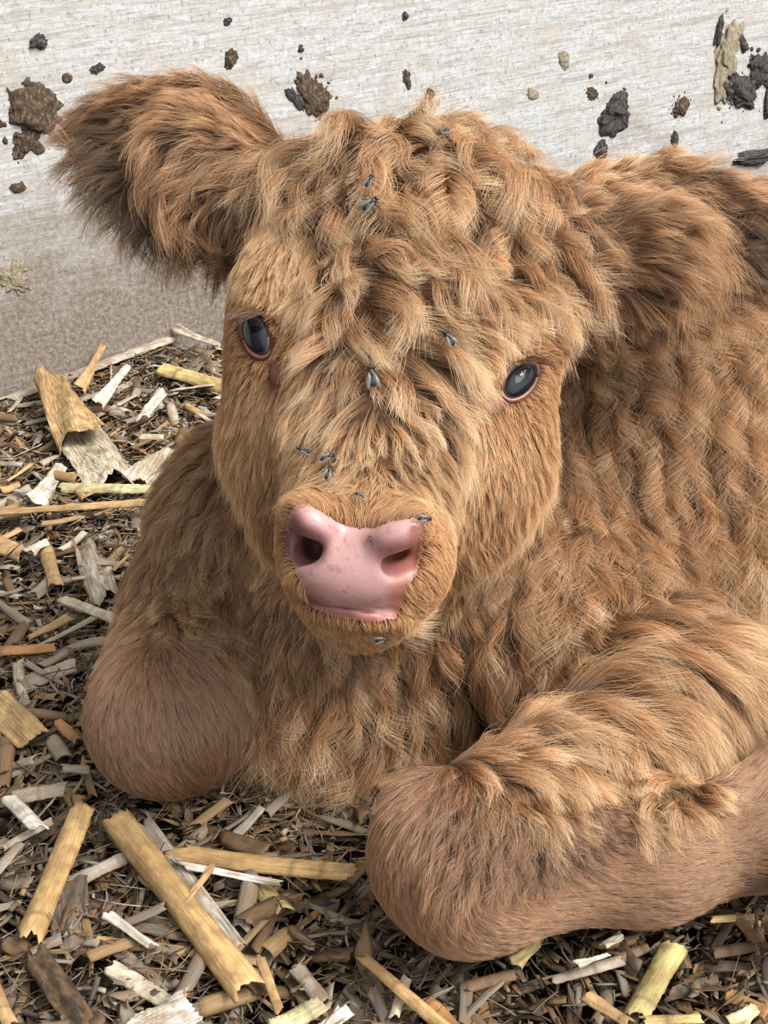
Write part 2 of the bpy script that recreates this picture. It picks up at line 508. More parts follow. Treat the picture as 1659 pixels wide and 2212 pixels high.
def ear_eval(fld, e):
    b, t = PW(*e['b']), PW(*e['t'])
    A = t - b; L = np.linalg.norm(A); A = A / L
    Nn = -AXF - A * np.dot(-AXF, A); Nn /= np.linalg.norm(Nn)     # hollow side, towards the viewer
    B = np.cross(Nn, A); m = PX(e['b'][2])
    hw, th = e['hw'] * m, e['th'] * m
    c = (b + t) / 2
    sl, X, Y, Z = fld.block(c, L / 2 + hw + .02)
    x, y, z = X - c[0], Y - c[1], Z - c[2]
    u = (x * A[0] + y * A[1] + z * A[2]) / (L / 2)
    v = (x * B[0] + y * B[1] + z * B[2])
    q = (x * Nn[0] + y * Nn[1] + z * Nn[2])
    hwu = hw * np.clip(1.05 - 0.38 * np.clip(u, -1, 1), .4, 2)
    vv = (v - e['skew'] * hw * (1 - u * u)) / hwu
    qq = (q - e['cup'] * hw * 0.55 * (vv * vv - 0.5) + .2 * hw * u) / th
    rr = np.sqrt(u * u + vv * vv + qq * qq) + 1e-6
    gr = np.sqrt((u / (L / 2)) ** 2 + (vv / hw) ** 2 + (qq / th) ** 2) / rr + 1e-6
    d = (rr - 1) / gr * 0.7
    fld.union(sl, d.astype(np.float32), .010)

def build_field(fld):
    for p in PRIMS: prim_eval(fld, p)

def march(fld_interp, px, py, w0=.62, w1=1.3, n=500):
    ws = np.linspace(w0, w1, n)
    f = fld_interp(CAM + np.outer(ws * K, ray(px, py)))
    i = np.argmax(f < 0)
    if f[i] >= 0: return None
    t = f[i - 1] / (f[i - 1] - f[i])
    return float(ws[i - 1] + t * (ws[i] - ws[i - 1]))

def make_interp(fld):
    F_, ax3 = fld.F, (fld.xs, fld.ys, fld.zs)
    def f(P):
        out = []
        for ax_, c in zip(ax3, P.T):
            i = np.clip(np.searchsorted(ax_, c) - 1, 0, len(ax_) - 2)
            out.append((i, np.clip((c - ax_[i]) / (ax_[i + 1] - ax_[i]), 0, 1)))
        (i, fx), (j, fy), (k, fz) = out
        r = 0
        for a in (0, 1):
            for b in (0, 1):
                for c in (0, 1):
                    r = r + F_[i + a, j + b, k + c] * (fx if a else 1 - fx) * (fy if b else 1 - fy) * (fz if c else 1 - fz)
        return r
    return f

# relief on the muzzle, laid on the surface found along each sight line:
# (px, py, dw, rx, ry, rw, roll, blend)
BUMPS = [
 (674, 1130, .027, 62, 36, 72, 35, .014),
 (856, 1155, .027, 70, 33, 72, -24, .014),
 (735, 1240, .012, 95, 50, 50, 6, .012),
]
CUTS = [
 (671, 1180, .002, 36, 40, 48, -18, .004), (680, 1182, .020, 26, 30, 64, -18, .004), (638, 1168, -.002, 24, 50, 30, -14, .008),
 (860, 1208, .002, 48, 36, 42, -16, .004), (850, 1198, .018, 34, 20, 60, -16, .004), (897, 1178, -.002, 20, 48, 30, 22, .008),
]
MOUTH = [(648, 1290), (690, 1297), (740, 1301), (790, 1312), (840, 1323), (890, 1327), (940, 1318)]
def detail_field(fld, W):
    for (px, py, dw, rx, ry, rw, ro, k), wq in zip(BUMPS, W['b']):
        prim_eval(fld, ('e', px, py, wq + dw, rx, ry, rw, ro, 0, 0, k))
    for (px, py, dw, rx, ry, rw, ro, k), wq in zip(CUTS, W['c']):
        prim_eval(fld, ('e', px, py, wq + dw, rx, ry, rw, ro, 0, 0, k), True)
    ms = [PW(px, py, wq + .0005) for (px, py), wq in zip(MOUTH, W['m'])]
    for a, b in zip(ms[:-1], ms[1:]):
        sl, X, Y, Z = fld.block((a + b) / 2, np.linalg.norm(a - b) + .02)
        fld.cut(sl, cone_sdf(X, Y, Z, a, b, .0015, .0015).astype(np.float32), .003)

def surface_nets(F, xs, ys, zs):
    S = F < 0
    n = np.array(F.shape) - 1
    cnt = np.zeros(tuple(n), dtype=np.int8)
    for dx in (0, 1):
        for dy in (0, 1):
            for dz in (0, 1):
                cnt += S[dx:dx + n[0], dy:dy + n[1], dz:dz + n[2]]
    mask = (cnt > 0) & (cnt < 8)
    I, J, Kk = np.nonzero(mask)
    idx = np.full(tuple(n), -1, dtype=np.int32); idx[I, J, Kk] = np.arange(len(I))
    acc = np.zeros((len(I), 3)); num = np.zeros(len(I))
    corners = [(a, b, c) for a in (0, 1) for b in (0, 1) for c in (0, 1)]
    for c0 in corners:
        for axx in range(3):
            if c0[axx] == 0:
                c1 = list(c0); c1[axx] = 1
                f0 = F[I + c0[0], J + c0[1], Kk + c0[2]]; f1 = F[I + c1[0], J + c1[1], Kk + c1[2]]
                m = (f0 < 0) != (f1 < 0)
                t = np.where(m, f0 / np.where(m, f0 - f1, 1), 0)
                p0 = np.stack([xs[I + c0[0]], ys[J + c0[1]], zs[Kk + c0[2]]], 1)
                p1 = np.stack([xs[I + c1[0]], ys[J + c1[1]], zs[Kk + c1[2]]], 1)
                acc += np.where(m[:, None], p0 + (p1 - p0) * t[:, None], 0); num += m
    V = acc / num[:, None]
    quads = []
    for axx in range(3):
        b, c = [(1, 2), (2, 0), (0, 1)][axx]
        s0 = [slice(None)] * 3; s1 = [slice(None)] * 3
        s0[axx] = slice(0, -1); s1[axx] = slice(1, None)
        ch = S[tuple(s0)] != S[tuple(s1)]
        E = np.array(np.nonzero(ch))
        ok = (E[b] > 0) & (E[c] > 0) & (E[b] < n[b]) & (E[c] < n[c]) & (E[axx] < n[axx])
        E = E[:, ok]
        ins = S[tuple(E)]
        def cell(db, dc):
            e = E.copy(); e[b] -= db; e[c] -= dc
            return idx[tuple(e)]
        qd = np.stack([cell(0, 0), cell(1, 0), cell(1, 1), cell(0, 1)], 1)
        qd[ins] = qd[ins]
        qd[~ins] = qd[~ins][:, ::-1]
        quads.append(qd)
    return V, np.concatenate(quads)

FN = PW(775, 1200, .72)                        # nose
xs = ax_grid(-0.36, 0.46, FN[0] - .06, FN[0] + .06, .0017, .0036)
ys = ax_grid(0.38, 1.36, FN[1] - .03, FN[1] + .05, .0017, .0042)
zs = ax_grid(-0.03, 0.46, FN[2] - .06, FN[2] + .05, .0017, .0036)
FLD = Field(xs, ys, zs)
build_field(FLD)
_it = make_interp(FLD)
SURFW = {'b': [march(_it, p[0], p[1]) for p in BUMPS], 'c': [march(_it, p[0], p[1]) for p in CUTS],
         'm': [march(_it, p[0], p[1]) for p in MOUTH]}
detail_field(FLD, SURFW)
F0 = FLD.F
# the hide lies under the coat: draw it in everywhere but on the muzzle
_gx, _gy, _gz = np.meshgrid(xs - FN[0], ys - FN[1], zs - FN[2], indexing='ij', sparse=True)
_m = np.clip((np.sqrt(_gx ** 2 + (_gy * .8) ** 2 + _gz ** 2) - .055) / .05, 0, 1)
F0 += (_m * .0038).astype(np.float32)
for e in EARS: ear_eval(FLD, e)
for p in LOBES: prim_eval(FLD, p)
F0[0] = F0[-1] = 1; F0[:, 0] = F0[:, -1] = 1; F0[:, :, 0] = F0[:, :, -1] = 1
BV, BQ = surface_nets(F0, xs, ys, zs)

interp_field = make_interp(FLD)

def grad_field(P, e=.003):
    g = np.stack([interp_field(P + np.eye(3)[a] * e) - interp_field(P - np.eye(3)[a] * e) for a in range(3)], 1)
    return g / (np.linalg.norm(g, axis=1, keepdims=True) + 1e-9)

BVH = BVHTree.FromPolygons([tuple(v) for v in BV.tolist()], BQ.tolist())
def hit(px, py):
    d = ray(px, py); d = d / np.linalg.norm(d)
    loc, nor, i, dist = BVH.ray_cast(Vector(CAM), Vector(d))
    if loc is None: return None, None
    nor = np.array(nor)
    if nor @ d > 0: nor = -nor
    return np.array(loc), nor

CALF_AT = PZ(760, 1790)
calf = mesh_obj('calf', BV, BQ, M['hide'])
tag(calf, 'ginger curly-coated calf lying in straw with its head raised towards the viewer', 'calf')
# ------------------------------------------------------------------ nose pad, lips
def in_poly(px, poly):
    x, y = px[:, 0], px[:, 1]; r = np.zeros(len(px), bool)
    n = len(poly)
    for i in range(n):
        x0, y0 = poly[i]; x1, y1 = poly[(i + 1) % n]
        c = (y0 > y) != (y1 > y)
        r ^= c & (x < (x1 - x0) * (y - y0) / (y1 - y0 + 1e-9) + x0)
    return r

PAD = [(640, 1098), (668, 1092), (700, 1112), (735, 1134), (770, 1143), (810, 1142), (850, 1128), (888, 1122), (905, 1128),
       (914, 1160), (910, 1205), (896, 1240), (880, 1262), (872, 1290), (862, 1318), (850, 1336), (790, 1340), (720, 1328), (680, 1312),
       (655, 1296), (654, 1262), (640, 1228), (622, 1200), (616, 1160), (622, 1120)]
PADC = np.array([768, 1222.0])
pad_grow = lambda f: [tuple(PADC + (np.array(p) - PADC) * f) for p in PAD]
fx = np.arange(FN[0] - .050, FN[0] + .050, .0009, dtype=np.float32)
fy = np.arange(FN[1] - .040, FN[1] + .055, .0009, dtype=np.float32)
fz = np.arange(FN[2] - .055, FN[2] + .045, .0009, dtype=np.float32)
NF = Field(fx, fy, fz)
build_field(NF); detail_field(NF, SURFW)
NV, NQ = surface_nets(NF.F, fx, fy, fz)
pp = to_px(NV)
ok = in_poly(pp, pad_grow(1.03)) & (pp[:, 2] < .80)
NQ = NQ[ok[NQ].all(1)]
used, inv = np.unique(NQ, return_inverse=True)
NV = NV[used]; NQ = inv.reshape(-1, 4); pp = pp[used]
_ni = make_interp(NF)
g = np.stack([_ni(NV + np.eye(3)[a] * .001) - _ni(NV - np.eye(3)[a] * .001) for a in range(3)], 1)
g /= np.linalg.norm(g, axis=1, keepdims=True) + 1e-9
NV = NV + g * .0005
pink, purple, red = np.array(lin(186, 143, 138)), np.array(lin(120, 76, 74)), np.array(lin(166, 104, 90))
def blob(p, c, r, pw=1.0):
    return np.clip(1 - np.linalg.norm((p[:, :2] - np.array(c)) / np.array(r), axis=1), 0, 1) ** pw
cc = np.repeat(pink[None], len(NV), 0)
for c, r, col, k in (((660, 1182), (62, 55), purple, 1.5), ((868, 1205), (60, 50), red, 1.2), ((905, 1165), (30, 60), red, 1.4), ((628, 1150), (40, 70), purple, 1.1),
                     ((760, 1332), (130, 22), red, .9), ((868, 1290), (40, 50), red, 1.0), ((668, 1290), (50, 40), red, .5)):
    t = np.clip(blob(pp, c, r) * 2 * k, 0, 1)[:, None] * .85
    cc = cc * (1 - t) + col * t
nose = mesh_obj('nose', NV, NQ, M['nose'], calf)
vcol(nose.data, cc)
tag(nose, label='moist pink nose pad with two nostrils')

# ------------------------------------------------------------------ eyes
W_ = march
def ellipse_px(c, rx, ry, deg, n=28, f=1.0):
    a = math.radians(deg); o = []
    for i in range(n):
        t = 2 * math.pi * i / n
        x, y = rx * f * math.cos(t), ry * f * math.sin(t)
        o.append((c[0] + x * math.cos(a) - y * math.sin(a), c[1] + x * math.sin(a) + y * math.cos(a)))
    return o

def tube(name, pts, rad, mat, parent, closed=True, seg=8, cols=None):
    P = np.array(pts); n = len(P); V = []; Fs = []
    for i in range(n):
        a = P[(i - 1) % n] if closed or i else P[i]; b = P[(i + 1) % n] if closed or i < n - 1 else P[i]
        t = (b - a) / (np.linalg.norm(b - a) + 1e-9)
        u = np.cross(t, AXF); u /= np.linalg.norm(u) + 1e-9; v = np.cross(t, u)
        r = rad[i] if hasattr(rad, '__len__') else rad
        for k in range(seg):
            an = 2 * math.pi * k / seg
            V.append(P[i] + r * (math.cos(an) * u + math.sin(an) * v))
    m = n if closed else n - 1
    for i in range(m):
        for k in range(seg):
            Fs.append((i * seg + k, i * seg + (k + 1) % seg, ((i + 1) % n) * seg + (k + 1) % seg, ((i + 1) % n) * seg + k))
    if not closed:
        Fs.append(tuple(range(seg))[::-1]); Fs.append(tuple((n - 1) * seg + k for k in range(seg)))
    return mesh_obj(name, V, Fs, mat, parent)

EYES = [dict(c=(556, 722), rx=48, ry=27, deg=66, side='left'), dict(c=(1122, 822), rx=45, ry=27, deg=-47, side='right')]
EYEMASK = []
it = interp_field
for e in EYES:
    rim = ellipse_px(e['c'], e['rx'], e['ry'], e['deg'])
    R3 = np.array([PW(x, y, W_(it, x, y)) for x, y in rim])
    c3 = R3.mean(0)
    nrm = grad_field(c3[None], .006)[0]
    nrm = nrm + 0.9 * (-AXF); nrm /= np.linalg.norm(nrm)
    # an eyeball whose outline fills the rim: scaled sphere in the rim's own frame
    e1 = R3[0] - c3; a1 = np.linalg.norm(e1); e1 = e1 / a1
    e2 = np.cross(nrm, e1); e2 /= np.linalg.norm(e2); n3 = np.cross(e1, e2)
    if n3 @ nrm < 0: n3 = -n3; e2 = -e2
    a2 = np.abs((R3 - c3) @ e2).max()
    bm = bmesh.new(); bmesh.ops.create_uvsphere(bm, u_segments=48, v_segments=32, radius=1.0)
    V = np.array([v.co[:] for v in bm.verts]); Fs = [[v.index for v in f.verts] for f in bm.faces]; bm.free()
    dep = a2 * 0.75
    Pw = c3 - n3 * dep * .25 + np.outer(V[:, 0], e1) * a1 * 1.04 + np.outer(V[:, 1], e2) * a2 * 1.06 + np.outer(V[:, 2], n3) * dep
    ey = mesh_obj('eye', Pw, Fs, M['eye'], calf)
    up = np.array([0, 0, 1.0])
    dv = (Pw - c3); hgt = dv @ up / a1
    lat = np.sqrt(V[:, 0] ** 2 + (V[:, 1]) ** 2)
    iris, pup, scl = np.array(lin(30, 31, 36)), np.array(lin(6, 6, 9)), np.array(lin(70, 58, 56))
    col = np.where((lat > .86)[:, None], scl, np.repeat(iris[None], len(V), 0))
    ring = np.clip(1 - np.abs(lat - .80) / .10, 0, 1)[:, None]
    col = col * (1 - ring * .8) + pup * ring * .8
    vcol(ey.data, col)
    tag(ey, label='dark glossy %s eye' % ('far' if e['side'] == 'left' else 'near'))
    e['c3'], e['n3'], e['e1'], e['e2'], e['a1'], e['a2'] = c3, n3, e1, e2, a1, a2
    # horizontal pupil, a flat lens just under the wet surface
    bar = np.array([1, 0, 0.]) - n3 * n3[0]; bar /= np.linalg.norm(bar); bv = np.cross(n3, bar)
    k = 20
    th = np.linspace(0, 2 * math.pi, k, endpoint=False)
    def on_ball(x, y, lift=1.015):
        q = np.outer(x, bar) + np.outer(y, bv)
        xa, xb = q @ e1 / (a1 * 1.04), q @ e2 / (a2 * 1.06)
        zz = np.sqrt(np.clip(1 - xa ** 2 - xb ** 2, .02, 1))
        return c3 - n3 * dep * .25 + (q + np.outer(zz, n3) * dep) * lift
    ring_ = [on_ball(np.cos(th) * a2 * .62 * f, np.sin(th) * a2 * .26 * f + a2 * .12) for f in (1.0, .66, .33)]
    Pv = np.concatenate(ring_ + [on_ball(np.zeros(1), np.full(1, a2 * .12))])
    Pf = [(r * k + i, r * k + (i + 1) % k, (r + 1) * k + (i + 1) % k, (r + 1) * k + i) for r in (0, 1) for i in range(k)]
    Pf += [(2 * k + i, 2 * k + (i + 1) % k, 3 * k) for i in range(k)]
    pu = mesh_obj('pupil', Pv, Pf, M['eye'], ey)
    vcol(pu.data, np.repeat(np.array(lin(6, 6, 12))[None], len(Pv), 0))
    # eyelids: a rim running round the opening, thicker above
    rimo = np.array([c3 + n3 * .0002 + e1 * a1 * 1.08 * math.cos(t) + e2 * a2 * 1.10 * math.sin(t) for t in np.linspace(0, 2 * math.pi, 40, endpoint=False)])
    hz = (rimo - c3) @ up; up_ = hz > -0.15 * hz.max()
    ord_ = np.argsort(~up_, kind='stable')
    st = [i for i in range(40) if up_[i] and not up_[i - 1]][0]
    seq = [(st + i) % 40 for i in range(41)]
    nu = int(up_.sum())
    ru = np.sin(np.linspace(.25, math.pi - .25, nu + 1)) * .0015 + .0005
    tube('upper_eyelid', rimo[seq[:nu + 1]] , ru, M['lid_dark'], calf, closed=False)
    rl = np.sin(np.linspace(.2, math.pi - .2, 41 - nu)) * .0007 + .0004
    tube('lower_eyelid', rimo[seq[nu:41]], rl, M['lid'], calf, closed=False)
    EYEMASK.append(ellipse_px(e['c'], e['rx'] + 9, e['ry'] + 9, e['deg']))
TEARS = [[(584, 770), (605, 775), (618, 820), (608, 834), (590, 832), (580, 815), (586, 800)],
         [(1080, 850), (1094, 872), (1075, 893), (1052, 899), (1032, 896), (1046, 876), (1062, 862)]]
for t in TEARS:
    c = np.mean(t, 0); V = []; nrings = 5
    for f in np.linspace(1, 0, nrings, endpoint=False):
        for x, y in t:
            q = c + (np.array((x, y)) - c) * f
            wq = W_(it, q[0], q[1])
            p = PW(q[0], q[1], wq); V.append(p + grad_field(p[None])[0] * (.0002 + .0014 * (1 - f ** 2)))
    wq = W_(it, c[0], c[1]); p = PW(c[0], c[1], wq); V.append(p + grad_field(p[None])[0] * .0016)
    n = len(t); Fs = [(r * n + i, r * n + (i + 1) % n, (r + 1) * n + (i + 1) % n, (r + 1) * n + i) for r in range(nrings - 1) for i in range(n)]
    Fs += [((nrings - 1) * n + i, (nrings - 1) * n + (i + 1) % n, nrings * n) for i in range(n)]
    td = mesh_obj('tear_duct', V, Fs, M['tear'], calf)
    m_ = td.modifiers.new('s', 'SUBSURF'); m_.levels = 1; m_.render_levels = 2
    EYEMASK.append([tuple(c + (np.array(q) - c) * 1.0) for q in t])
# ------------------------------------------------------------------ fur
# groom table: where on the calf (a point of the photo), which way the hair runs there, and how it lies.
# (px, py, dx, dy, length mm, lift, curl mm, waves, clump, tone, region)
G = [
 # crown and forehead curls
 (640, 300, -.5, .6, 34, .9, 5.0, 1.1, .9, .85, 'forelock'), (700, 270, -.5, -.2, 30, 1.0, 5.0, 1.1, .9, .85, 'forelock'),
 (770, 265, -.7, -.5, 30, 1.0, 5.0, 1.2, .9, .88, 'forelock'), (870, 255, -.3, -.6, 32, 1.0, 5.0, 1.2, .9, .95, 'forelock'),
 (950, 265, .6, -.3, 32, 1.0, 5.0, 1.2, .9, 1.0, 'forelock'), (1050, 290, .7, .1, 30, .9, 5.0, 1.2, .9, 1.05, 'forelock'),
 (1130, 330, .7, .4, 28, .9, 4.5, 1.3, .9, 1.05, 'forelock'), (1190, 420, .6, .7, 28, .9, 4.5, 1.3, .9, 1.05, 'forelock'),
 (660, 370, -.1, 1, 34, .8, 4.5, 1.0, .92, .95, 'forelock'), (740, 360, -.1, 1, 34, .8, 5.5, 1.1, .92, 1.0, 'forelock'),
 (830, 350, .1, 1, 34, .8, 6.0, 1.2, .92, 1.05, 'forelock'), (930, 360, -.1, 1, 34, .8, 6.0, 1.2, .92, 1.05, 'forelock'),
 (1030, 370, .3, 1, 34, .8, 5.5, 1.2, .92, 1.05, 'forelock'), (1110, 420, .5, .8, 32, .8, 5.5, 1.2, .92, 1.05, 'forelock'),
 (720, 460, .3, .9, 30, .8, 5.0, 1.1, .92, .95, 'forelock'), (800, 450, .9, .2, 32, .75, 4.5, 1.0, .92, 1.0, 'forelock'),
 (880, 490, .9, .3, 32, .75, 4.5, 1.0, .92, .95, 'forelock'), (970, 470, -.2, .9, 32, .8, 5.5, 1.2, .92, 1.0, 'forelock'),
 (1060, 490, -.2, 1, 36, .9, 6.0, 1.1, .92, 1.08, 'forelock'), (1150, 520, .4, .9, 32, .8, 5.0, 1.2, .92, 1.05, 'forelock'),
 (730, 550, .5, .8, 30, .75, 4.0, 1.0, .92, .9, 'forelock'), (820, 560, .8, .4, 32, .75, 4.5, 1.0, .92, .92, 'forelock'),
 (920, 580, .8, .5, 32, .75, 4.5, 1.0, .92, .98, 'forelock'), (1020, 590, .5, .9, 32, .75, 4.5, 1.1, .92, 1.0, 'forelock'),
 (1120, 620, .7, .7, 30, .75, 4.0, 1.0, .92, 1.05, 'forelock'), (1200, 560, .7, .7, 30, .8, 4.0, 1.1, .92, 1.05, 'forelock'),
 (1230, 650, .6, .8, 26, .8, 3.5, 1.0, .9, 1.0, 'forelock'),
 (740, 650, -.1, .9, 26, .7, 3.5, .9, .9, .92, 'forelock'), (830, 660, .4, .8, 30, .7, 4.5, 1.0, .92, .95, 'forelock'),
 (930, 680, .7, .7, 32, .7, 4.0, .9, .92, .95, 'forelock'), (1030, 700, .7, .7, 30, .65, 3.5, .9, .92, 1.0, 'forelock'),
 (1100, 700, .8, .5, 12, .35, .8, .6, .6, 1.05, 'face_fur'), (1140, 760, .9, .3, 6, .3, .2, .3, .3, 1.00, 'face_fur'),
 (720, 740, -.5, .5, 24, .8, 3.0, .8, .88, 1.0, 'forelock'), (800, 760, .1, 1, 26, .7, 3.0, .8, .9, .95, 'forelock'),
 (880, 770, .7, .6, 28, .6, 3.0, .8, .92, .92, 'forelock'), (970, 800, .7, .7, 26, .5, 2.5, .7, .92, .92, 'forelock'),
 (700, 830, -.5, .8, 22, .6, 2.0, .6, .85, .98, 'forelock'), (790, 850, -.1, 1, 24, .5, 2.0, .6, .9, .88, 'forelock'),
 (860, 870, .5, .9, 24, .45, 2.2, .7, .92, .88, 'forelock'), (930, 900, .5, .9, 22, .4, 2.0, .7, .92, .88, 'forelock'),
 # bridge of the nose: damp, in fine dark clumps
 (720, 930, -.6, .7, 16, .4, 1.2, .5, .85, 0.85, 'face_fur'), (790, 960, -.1, 1, 17, .4, 1.5, .6, .95, 0.78, 'face_fur'),
 (860, 980, .6, .8, 18, .35, 1.6, .6, .95, 0.80, 'face_fur'), (920, 1010, .6, .8, 17, .35, 1.5, .6, .92, 0.85, 'face_fur'),
 (780, 1030, -.4, .9, 13, .4, 1.0, .5, .95, 0.78, 'face_fur'), (870, 1060, .7, .6, 14, .35, 1.0, .5, .95, 0.80, 'face_fur'),
 (700, 1000, -.8, .5, 12, .4, .6, .4, .7, 0.80, 'face_fur'), (650, 1050, -.8, .5, 9, .45, .3, .3, .4, 0.90, 'face_fur'),
 (760, 1095, -.2, -.5, 5, .9, .2, .3, .3, 0.95, 'face_fur'), (830, 1100, .4, -.3, 5, .9, .2, .3, .3, 0.95, 'face_fur'),
 (700, 1080, -.5, -.3, 5, .9, .2, .3, .3, 0.95, 'face_fur'), (900, 1090, .7, .3, 5, .7, .2, .3, .3, 1.00, 'face_fur'),
 # muzzle sides and chin
 (600, 1130, -.7, .6, 6, .5, .2, .3, .3, 0.95, 'face_fur'), (600, 1220, -.7, .6, 5.5, .6, .2, .3, .3, 1.00, 'face_fur'),
 (635, 1285, -.7, .7, 6, .6, .2, .3, .3, 1.00, 'face_fur'), (720, 1355, -.2, 1, 7, .6, .2, .3, .4, 1.00, 'face_fur'),
 (800, 1365, .1, 1, 7, .6, .2, .3, .4, 1.00, 'face_fur'), (880, 1350, .4, .9, 7, .6, .2, .3, .4, 1.05, 'face_fur'),
 (940, 1150, .6, .6, 5.5, .55, .2, .3, .3, 1.10, 'face_fur'), (940, 1240, .7, .6, 5.5, .6, .2, .3, .3, 1.10, 'face_fur'),
 (920, 1300, .7, .7, 6, .6, .2, .3, .3, 1.08, 'face_fur'), (975, 1200, .6, .7, 9, .6, .4, .3, .4, 1.08, 'face_fur'),
 (985, 1110, .3, .9, 10, .4, .4, .3, .5, 1.00, 'face_fur'),
 # left side of the face: short smooth
 (590, 500, -.5, .7, 12, .45, .5, .5, .4, 0.92, 'face_fur'), (640, 560, .0, 1, 13, .4, .5, .5, .45, 1.00, 'face_fur'),
 (610, 650, .0, 1, 12, .35, .4, .5, .4, 1.00, 'face_fur'), (660, 700, -.1, 1, 13, .4, .6, .5, .5, 1.00, 'face_fur'),
 (640, 780, -.2, 1, 13, .4, .6, .5, .5, 1.00, 'face_fur'), (530, 600, -.5, .8, 13, .5, .5, .5, .4, 0.85, 'face_fur'),
 (500, 690, -.8, .4, 12, .6, .5, .5, .4, 0.85, 'face_fur'), (520, 770, -.7, .7, 13, .5, .5, .5, .4, 0.90, 'face_fur'),
 (560, 860, -.4, .9, 15, .5, .6, .5, .45, 0.95, 'face_fur'), (630, 900, -.5, .85, 14, .4, .6, .5, .5, 1.00, 'face_fur'),
 (500, 900, -.7, .6, 20, .7, .8, .6, .5, 0.92, 'face_fur'), (540, 1000, -.5, .8, 20, .6, .8, .6, .5, 0.95, 'face_fur'),
 (610, 1020, -.5, .8, 13, .45, .5, .5, .45, 0.98, 'face_fur'), (550, 1100, -.5, .9, 22, .6, 1.0, .6, .55, 0.95, 'face_fur'),
 (580, 1200, -.3, .9, 22, .5, 1.2, .7, .6, 0.95, 'face_fur'), (640, 1330, -.2, 1, 24, .5, 1.5, .8, .65, 0.79, 'neck_fur'),
 # right side of the face
 (1080, 760, .3, .9, 12, .35, .5, .5, .45, 1.05, 'face_fur'), (1190, 760, .9, .3, 14, .6, .8, .6, .5, 1.00, 'face_fur'),
 (1010, 850, .5, .9, 16, .35, .8, .5, .6, 1.00, 'face_fur'), (1100, 930, .3, 1, 12, .35, .4, .5, .4, 1.08, 'face_fur'),
 (1180, 870, .8, .5, 16, .6, .8, .6, .5, 1.00, 'face_fur'), (1010, 980, .4, .9, 13, .35, .5, .5, .5, 1.05, 'face_fur'),
 (1100, 1020, .4, .9, 15, .5, .6, .5, .45, 1.08, 'face_fur'), (1170, 980, .8, .6, 20, .7, 1.0, .6, .5, 1.05, 'face_fur'),
 (1040, 1090, .1, 1, 14, .4, .6, .5, .5, 1.02, 'face_fur'), (1120, 1110, .6, .8, 20, .6, 1.0, .6, .55, 1.05, 'face_fur'),
 (1030, 1190, .4, .9, 20, .5, 1.0, .6, .6, 1.05, 'face_fur'), (980, 1290, .4, .9, 20, .5, 1.2, .7, .6, 0.88, 'neck_fur'),
 # throat and chest: wavy locks, shade painted into the lower rows' tone
 (680, 1420, -.2, 1, 42, .45, 4.0, 1.3, .85, 0.92, 'chest_fur'), (780, 1420, .0, 1, 40, .45, 4.0, 1.3, .85, 0.95, 'chest_fur'),
 (880, 1420, .3, .9, 42, .45, 4.0, 1.3, .85, 0.98, 'chest_fur'), (600, 1480, -.2, 1, 42, .5, 4.5, 1.4, .88, 0.85, 'chest_fur'),
 (700, 1540, -.5, .8, 44, .5, 5.0, 1.4, .9, 0.92, 'chest_fur'), (800, 1540, -.4, .9, 44, .5, 5.5, 1.4, .9, 0.95, 'chest_fur'),
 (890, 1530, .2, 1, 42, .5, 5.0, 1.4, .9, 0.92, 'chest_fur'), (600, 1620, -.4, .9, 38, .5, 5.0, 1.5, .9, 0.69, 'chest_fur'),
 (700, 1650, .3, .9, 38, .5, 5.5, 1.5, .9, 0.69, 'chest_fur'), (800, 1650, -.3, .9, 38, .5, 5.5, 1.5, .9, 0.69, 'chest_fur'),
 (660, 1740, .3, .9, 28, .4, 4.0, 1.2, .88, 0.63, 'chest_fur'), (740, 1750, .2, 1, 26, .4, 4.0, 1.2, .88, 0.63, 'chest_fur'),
 # left neck and shoulder: low tone paints in the shaded side
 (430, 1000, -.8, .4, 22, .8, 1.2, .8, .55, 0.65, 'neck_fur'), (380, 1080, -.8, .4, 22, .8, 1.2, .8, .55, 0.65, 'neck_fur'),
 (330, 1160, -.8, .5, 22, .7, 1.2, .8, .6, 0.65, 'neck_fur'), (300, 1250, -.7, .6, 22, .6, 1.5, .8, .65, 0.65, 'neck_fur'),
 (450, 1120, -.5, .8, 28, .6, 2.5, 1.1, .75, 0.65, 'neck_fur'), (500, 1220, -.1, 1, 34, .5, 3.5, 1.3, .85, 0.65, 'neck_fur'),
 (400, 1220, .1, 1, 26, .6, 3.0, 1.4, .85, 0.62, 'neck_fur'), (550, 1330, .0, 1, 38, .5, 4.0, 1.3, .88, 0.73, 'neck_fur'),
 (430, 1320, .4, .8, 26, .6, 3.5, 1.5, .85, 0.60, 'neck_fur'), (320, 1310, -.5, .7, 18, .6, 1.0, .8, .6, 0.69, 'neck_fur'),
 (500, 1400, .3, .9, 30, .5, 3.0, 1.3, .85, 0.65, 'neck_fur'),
 # left fore leg: short and smooth, its shade painted in by low tone
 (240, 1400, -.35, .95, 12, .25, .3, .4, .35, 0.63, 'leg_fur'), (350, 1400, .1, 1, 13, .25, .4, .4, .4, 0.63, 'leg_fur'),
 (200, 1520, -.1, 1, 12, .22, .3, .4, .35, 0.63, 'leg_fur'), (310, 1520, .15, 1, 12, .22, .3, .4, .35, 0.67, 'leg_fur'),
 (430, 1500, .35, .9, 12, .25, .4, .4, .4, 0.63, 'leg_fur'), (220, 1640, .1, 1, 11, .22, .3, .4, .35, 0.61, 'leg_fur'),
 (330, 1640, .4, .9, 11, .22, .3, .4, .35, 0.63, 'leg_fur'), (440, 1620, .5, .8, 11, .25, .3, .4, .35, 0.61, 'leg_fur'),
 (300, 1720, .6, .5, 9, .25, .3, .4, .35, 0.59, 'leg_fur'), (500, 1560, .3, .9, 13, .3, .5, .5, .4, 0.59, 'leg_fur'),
 # right neck and flank: crimped locks
